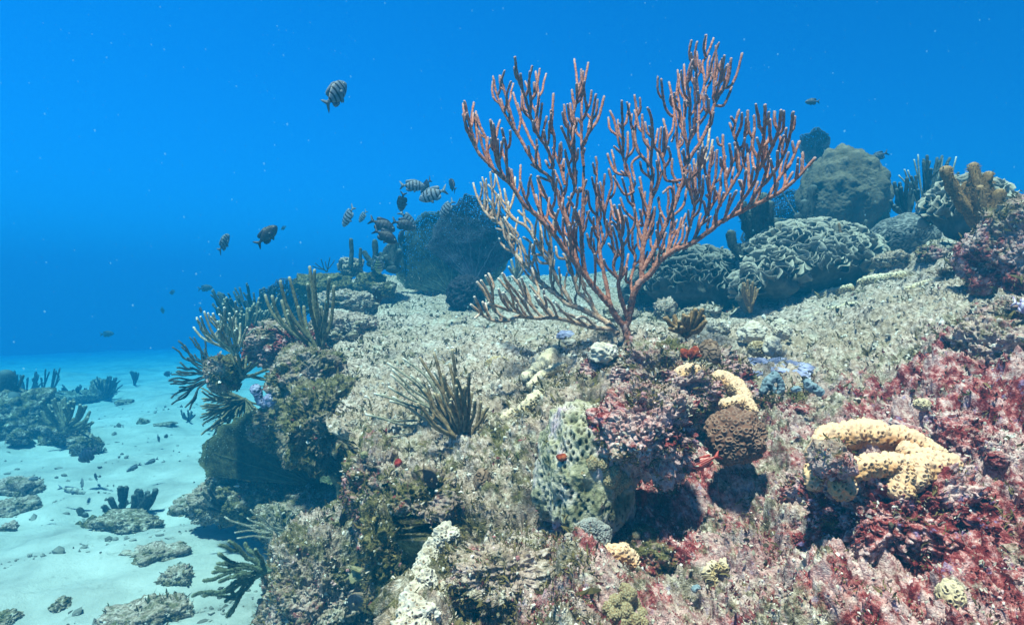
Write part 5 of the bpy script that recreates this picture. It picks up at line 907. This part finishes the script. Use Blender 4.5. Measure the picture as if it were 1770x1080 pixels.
# ------------------------------------------------------------------ fish
def fish_mat(name, base, stripe, belly, bars, edge=.35):
    m, n, l, b = nmat(name, .45, .4); tc = n.new('ShaderNodeTexCoord'); sp = n.new('ShaderNodeSeparateXYZ'); l.new(tc.outputs['Object'], sp.inputs[0])
    x = mul(n, l, sp.outputs['X'], .5, 'ADD'); z = mul(n, l, sp.outputs['Z'], .5, 'ADD')
    c = ramp(n, l, z, [(.22, belly), (.5, base)])
    if bars:
        wob = mul(n, l, nz(n, l, tc.outputs['Object'], 4, 2), .06); xx = mul(n, l, x, wob, 'ADD'); stops = [(0, 0.0)]
        for a, w in bars: stops += [(a - w - .006, 0.0), (a - w, 1.0), (a + w, 1.0), (a + w + .006, 0.0)]
        c = mix(n, l, mul(n, l, ramp(n, l, xx, stops), edge), c, stripe)
    l.new(mix(n, l, .35, c, mix(n, l, nz(n, l, tc.outputs['Object'], 30, 3), (0, 0, 0), c)), b.inputs['Base Color'])
    bump(n, l, b, nz(n, l, tc.outputs['Object'], 60, 2), .3, .01); return m
BARS = [(.27, .020), (.405, .023), (.54, .025), (.68, .023), (.81, .018)]
M['f_striped'] = fish_mat('fish_striped', (.14, .19, .24), (.003, .004, .009), (.18, .23, .28), BARS, 1.0)
M['f_dark'] = fish_mat('fish_dark', (.008, .010, .020), (.003, .004, .007), (.014, .017, .028), BARS, .9)
M['f_dark_striped'] = fish_mat('fish_dark_striped', (.026, .035, .06), (.004, .005, .009), (.04, .05, .075), BARS, 1.0)
M['f_yellow'] = fish_mat('fish_yellow_striped', (.45, .48, .18), (.012, .012, .02), (.40, .44, .42), BARS, 1.0)
M['f_grey'] = fish_mat('fish_grey', (.10, .13, .14), (.05, .06, .07), (.20, .22, .22), [], 0)
M['f_mottled'] = fish_mat('fish_mottled', (.42, .44, .38), (.12, .12, .10), (.6, .6, .56), [(.3, .05), (.55, .04), (.75, .05)], .7)
M['f_red'] = simple('fish_red', [(.3, (.28, .02, .015)), (.6, (.40, .07, .05))], 20, bs=90, bd=0, rough=.4)
m, n, l, b = nmat('fish_red_striped', .4, .4); tc = n.new('ShaderNodeTexCoord'); wv = n.new('ShaderNodeTexWave'); wv.bands_direction = 'Z'; wv.inputs['Scale'].default_value = 6.5; wv.inputs['Distortion'].default_value = .4; l.new(tc.outputs['Object'], wv.inputs['Vector'])
l.new(ramp(n, l, wv.outputs['Fac'], [(.3, (.28, .012, .010)), (.62, (.38, .05, .035)), (.85, (.50, .22, .17))]), b.inputs['Base Color']); M['f_squirrel'] = m
M['f_violet'] = fish_mat('fish_violet', (.35, .25, .45), (.75, .72, .8), (.4, .34, .5), [(.1, .03), (.22, .03), (.34, .03)], .9)
M['f_fin_dark'] = simple('fin_dark', [(.3, (.008, .010, .02)), (.6, (.02, .026, .045))], 15, bd=0, rough=.5)
M['f_fin_pale'] = simple('fin_pale', [(.3, (.05, .07, .10)), (.6, (.13, .17, .21))], 15, bd=0, rough=.5)
M['f_fin_orange'] = simple('fin_orange', [(.3, (.10, .07, .05)), (.6, (.26, .18, .11))], 15, bd=0, rough=.5)
M['f_eye'] = simple('fish_eye', [(.3, (.006, .006, .008)), (.6, (.015, .015, .02))], 5, bd=0, rough=.1, spec=.6)
M['f_iris'] = simple('fish_iris', [(.3, (.35, .36, .34)), (.6, (.5, .5, .46))], 20, bd=0, rough=.3)
XS = np.array([.50, .485, .45, .39, .30, .18, .04, -.10, -.21, -.28, -.34])
def fish_parts(deep):
    hh = np.array([.006, .045, .095, .150, .205, .240, .238, .185, .115, .062, .052]) * deep; ww = np.array([.006, .026, .046, .062, .078, .084, .076, .056, .034, .018, .010])
    zc = np.array([-.02, -.018, -.012, -.005, 0, 0, 0, 0, .002, .004, .004]); q = spline(np.stack([XS, hh, ww], -1), .02); zz = np.interp(-q[:, 0], -XS, zc); S = 18; a = np.linspace(0, 2 * np.pi, S, endpoint=False); n = len(q)
    v = np.stack([np.repeat(q[:, 0], S), np.outer(q[:, 2], np.sin(a)).ravel() * (1 - .15 * np.abs(np.tile(np.cos(a), n))), (np.outer(q[:, 1], np.cos(a)) + zz[:, None]).ravel()], -1)
    i = np.arange(n - 1)[:, None] * S; j = np.arange(S)[None]; j2 = (j + 1) % S; Q = np.stack([i + j, i + j2, i + S + j2, i + S + j], -1).reshape(-1, 4)
    v = np.vstack([v, [[q[0, 0] + .004, 0, zz[0]], [q[-1, 0] - .005, 0, zz[-1]]]]); T1 = np.stack([j2[0], j[0], np.full(S, n * S)], -1); T2 = np.stack([(n - 1) * S + j[0], (n - 1) * S + j2[0], np.full(S, n * S + 1)], -1)
    body = MB(); body.add(v, [Q, T1, T2]); out = {'body': body}
    def plate(poly, y0=0.0, th=.006, splay=0.0):
        p = np.array(poly, float); m = len(p); c = p.mean(0); mbb = MB(); Y = y0 + splay * (np.abs(p[:, 0] - p[0, 0]))
        V = np.concatenate([np.stack([p[:, 0], Y - th * .5, p[:, 1]], -1), np.stack([p[:, 0], Y + th * .5, p[:, 1]], -1), [[c[0], Y.mean() - th, c[1]], [c[0], Y.mean() + th, c[1]]]]); k = np.arange(m); k2 = (k + 1) % m
        mbb.add(V, [np.stack([k, k2, m + k2, m + k], -1), np.concatenate([np.stack([k2, k, np.full(m, 2 * m)], -1), np.stack([m + k, m + k2, np.full(m, 2 * m + 1)], -1)])]); return mbb
    dz = deep
    out['tail_fin'] = plate([(-.32, .045 * dz), (-.38, .09 * dz), (-.45, .17 * dz), (-.52, .21 * dz), (-.50, .14 * dz), (-.445, .05 * dz), (-.425, 0), (-.445, -.05 * dz), (-.50, -.14 * dz), (-.52, -.21 * dz), (-.45, -.17 * dz), (-.38, -.09 * dz), (-.32, -.045 * dz)])
    out['dorsal_fin'] = plate([(.24, .21 * dz), (.18, .265 * dz), (.08, .29 * dz), (-.04, .28 * dz), (-.14, .27 * dz), (-.23, .25 * dz), (-.28, .19 * dz), (-.26, .10 * dz), (-.18, .12 * dz), (-.08, .18 * dz), (.05, .22 * dz)])
    out['anal_fin'] = plate([(.0, -.22 * dz), (-.06, -.27 * dz), (-.16, -.27 * dz), (-.24, -.23 * dz), (-.27, -.16 * dz), (-.25, -.08 * dz), (-.16, -.14 * dz), (-.08, -.19 * dz)])
    for s in (1, -1):
        out['pectoral_fin' + ('' if s > 0 else '~')] = plate([(.20, -.03), (.14, .02), (.06, .03), (.03, -.02), (.07, -.08), (.15, -.08)], s * .078, .005, s * .35)
        out['pelvic_fin' + ('' if s > 0 else '~')] = plate([(.15, -.20 * dz), (.11, -.28 * dz), (.05, -.32 * dz), (.03, -.25 * dz), (.07, -.20 * dz)], s * .025, .005)
        e = MB(); v0, f0 = ico(3); e.add(v0 * np.array([.026, .010, .026]) + np.array([.385, s * .058, .045 * dz ** .5]), f0); out['eye' + ('' if s > 0 else '~')] = e
        e = MB(); e.add(v0 * np.array([.014, .006, .014]) + np.array([.386, s * .066, .045 * dz ** .5]), f0); out['pupil' + ('' if s > 0 else '~')] = e
    return out
PROTO = {}
def fish_proto(kind, deep, bodym, finm):
    root = empty('fish', (0, 0, 0)); eyes = {}
    for k, mb in fish_parts(deep).items():
        nm = k.rstrip('~'); par = root
        if nm == 'pupil': par = eyes[k.replace('pupil', 'eye')]
        o = bpy.data.objects.new(nm, mb.mesh(nm, M[{'body': bodym, 'eye': 'f_iris', 'pupil': 'f_eye'}.get(nm, finm)])); COL.objects.link(o); o.parent = par
        if nm == 'eye': eyes[k] = o
    PROTO[kind] = [root, False]
def dup(o, parent=None):
    c = o.copy(); COL.objects.link(c); c.parent = parent
    for ch in list(o.children): dup(ch, c)
    return c
for a in [('striped', .88, 'f_striped', 'f_fin_pale'), ('dark', .9, 'f_dark', 'f_fin_dark'), ('dusky', .9, 'f_dark_striped', 'f_fin_dark'), ('yellow', .88, 'f_yellow', 'f_fin_pale'), ('grey', .42, 'f_grey', 'f_fin_dark'), ('mottled', .5, 'f_mottled', 'f_fin_pale'), ('squirrel', .60, 'f_squirrel', 'f_red'), ('violet', .7, 'f_violet', 'f_violet'), ('damsel', .95, 'f_dark', 'f_fin_orange')]: fish_proto(*a)
def fish(kind, X, Y, d, length, ang, yaw, label, group=None, roll=0.0):
    """ang: heading in the picture, degrees from right, counter-clockwise; yaw: degrees the nose turns away from the camera (+)"""
    q_ = sd_(X, Y)
    if q_ and d < 2.3 and kind in ('damsel', 'dark'): d = min(d, q_ - .035)
    p = PROTO[kind]; o = p[0] if not p[1] else dup(p[0]); p[1] = True
    a, yw = R(ang), R(yaw); h = (math.cos(a) * RGT + math.sin(a) * UPV) * math.cos(yw) + FWD * math.sin(yw)
    upr = UPV - h * np.dot(UPV, h)
    if np.linalg.norm(upr) < .35 or abs(math.sin(a) * math.cos(yw)) > .8:
        s = 1 if math.cos(a) >= 0 else -1; upr = (-math.sin(a) * RGT + math.cos(a) * UPV) * s; upr = upr - h * np.dot(upr, h)
    upr /= np.linalg.norm(upr); side = np.cross(upr, h); L = length * d / F / max(.85, math.cos(yw))
    Mx = Matrix(((h[0], side[0], upr[0]), (h[1], side[1], upr[1]), (h[2], side[2], upr[2]))) @ Matrix.Rotation(R(roll), 3, 'X')
    o.matrix_world = Matrix.Translation(W(X, Y, d)) @ Mx.to_4x4() @ Matrix.Scale(L, 4)
    tag(o, label, 'fish', group)
SF, DF, GF = 'striped fish in the open water', 'dark fish', 'small fish over the sand'
fish('striped', 580, 163, 2.6, 62, 66, 35, 'single striped fish swimming up alone high in the blue water', SF)
fish('striped', 387, 420, 4.0, 38, 82, 40, 'striped fish far left, seen from behind with its tail down', SF)
fish('dark', 461, 407, 3.4, 46, 52, 20, 'plain dark fish left of the school with its forked tail low', DF)
fish('striped', 602, 374, 3.7, 40, 236, 20, 'striped fish diving to the left at the left end of the school', SF)
fish('striped', 627, 374, 4.6, 24, 232, 20, 'small faint striped fish just right of the diving one', SF)
fish('dusky', 661, 389, 3.5, 46, -22, 15, 'dusky barred fish with its tail to the left, upper of an overlapping pair', DF)
fish('dark', 666, 408, 3.4, 44, -28, 10, 'dark fish overlapping under the dusky barred one', DF)
fish('dusky', 698, 388, 3.7, 40, -15, 20, 'dusky fish partly hidden next to the sea fan edge', DF)
fish('striped', 705, 381, 3.9, 38, 310, 30, 'pale striped fish nosing down at the left edge of the sea fan', SF)
fish('dusky', 695, 349, 3.7, 32, 255, 25, 'dusky fish hanging nose down above the sea fan', DF)
fish('striped', 713, 321, 3.5, 42, 2, 15, 'striped fish heading right at the top left of the school', SF)
fish('dusky', 736, 322, 3.9, 32, 225, 40, 'bluish dark fish behind the two brightest striped ones', DF)
fish('striped', 748, 336, 3.3, 52, 196, 15, 'largest striped fish of the school, facing left', SF)
fish('dusky', 782, 320, 3.8, 30, 118, 40, 'dark fish nose up at the right end of the school', DF)
fish('striped', 772, 360, 3.6, 36, 226, 20, 'striped fish in front of the blue sea fan', SF)
fish('yellow', 654, 458, 3.9, 30, 268, 30, 'yellow and black striped fish nose down over the pale rocks', SF)
fish('dark', 652, 511, 3.5, 26, 280, 30, 'small dark fish just above the pale plateau', DF)
fish('dusky', 692, 412, 4.8, 34, 80, 40, 'faint bluish fish half behind the left edge of the sea fan', DF)
fish('dusky', 347, 536, 4.4, 18, 150, 50, 'small square looking dark fish over the distant bush', DF)
fish('dusky', 355, 498, 7.5, 22, 10, 20, 'faint tiny fish far out above the distant bush', 'faint fish far out')
fish('dusky', 298, 505, 8.5, 14, 190, 30, 'faint speck of a fish far out left of the others', 'faint fish far out')
fish('dusky', 185, 577, 9.0, 20, 5, 20, 'faint fish far out in the blue above the sand', 'faint fish far out')
fish('dusky', 290, 646, 8.0, 18, 185, 20, 'faint fish low over the far sand near the blue green sea rod', 'faint fish far out')
fish('dusky', 490, 394, 7.5, 12, 200, 30, 'faint dot of a fish right of the plain dark one', 'faint fish far out')
fish('dusky', 281, 536, 9.0, 12, 260, 30, 'faintest upright fish far out below the other specks', 'faint fish far out')
fish('dusky', 1404, 176, 4.4, 22, 175, 20, 'faint fish far out at upper right above the round sea fan', 'faint fish far out')
fish('dusky', 1519, 270, 4.6, 30, 202, 15, 'dark fish alone right of the lobed boulder', DF)
fish('damsel', 741, 824, 1.56, 48, -58, 25, 'dark slate fish close to the slope with a pale side fin', DF)
fish('dark', 594, 893, 2.1, 44, 78, 40, 'black fish standing upright in the narrow crevice', DF)
fish('damsel', 620, 1040, 1.7, 54, 200, 30, 'black fish with yellowish fin edge under the olive plate coral', DF)
fish('dusky', 152, 786, 4.3, 46, 205, 15, 'dark barred fish cruising left in front of the patch reef', DF)
fish('grey', 231, 808, 4.3, 34, 207, 15, 'slim grey fish over the sand, left of a pair', GF)
fish('grey', 262, 797, 4.4, 30, 204, 15, 'slim grey fish over the sand, right of a pair', GF)
fish('grey', 274, 757, 5.4, 16, 262, 30, 'tiny dark fish nose down above its shadow on the bright sand', GF)
fish('mottled', 124, 847, 4.0, 44, -16, 10, 'mottled pale fish resting on the sand near the left boulders', GF)
fish('grey', 142, 836, 4.1, 20, 112, 30, 'tiny dark fish nose up beside the mottled one', GF)
fish('grey', 60, 827, 3.7, 30, 190, 20, 'slim dark fish above the smooth grey rock at the left edge', GF)
fish('dark', 166, 824, 4.4, 18, 150, 40, 'little dark fish by a sand dimple right of the mottled one', GF)
fish('squirrel', 1214, 800, 1.285, 66, 207, 8, 'red fish with pale stripes lying in the cave under the round cup coral', None)
fish('violet', 1775, 532, 1.5, 64, -20, 10, 'violet and white striped fish tail poking in at the right frame edge', None)

# the hazy water
hb = MB(); x0, x1, y0, y1, z0, z1 = -39, 39, -39, 39, -6.2, 1.45
hb.add([(x0, y0, z0), (x1, y0, z0), (x1, y1, z0), (x0, y1, z0), (x0, y0, z1), (x1, y0, z1), (x1, y1, z1), (x0, y1, z1)],
       np.array([(0, 3, 2, 1), (4, 5, 6, 7), (0, 1, 5, 4), (1, 2, 6, 5), (2, 3, 7, 6), (3, 0, 4, 7)]))
hm = bpy.data.materials.new('sea_water_haze'); hm.use_nodes = True; hn, hl = hm.node_tree.nodes, hm.node_tree.links
hn.remove(hn['Principled BSDF']); pv = hn.new('ShaderNodeVolumePrincipled'); hl.new(pv.outputs[0], hn['Material Output'].inputs['Volume'])
pv.inputs['Density'].default_value = .225; pv.inputs['Color'].default_value = (.004, .080, .160, 1)
pv.inputs['Absorption Color'].default_value = (.0, .42, .72, 1); pv.inputs['Anisotropy'].default_value = 0.0
tag(hb.build('haze', hm, smooth=False), kind='stuff')
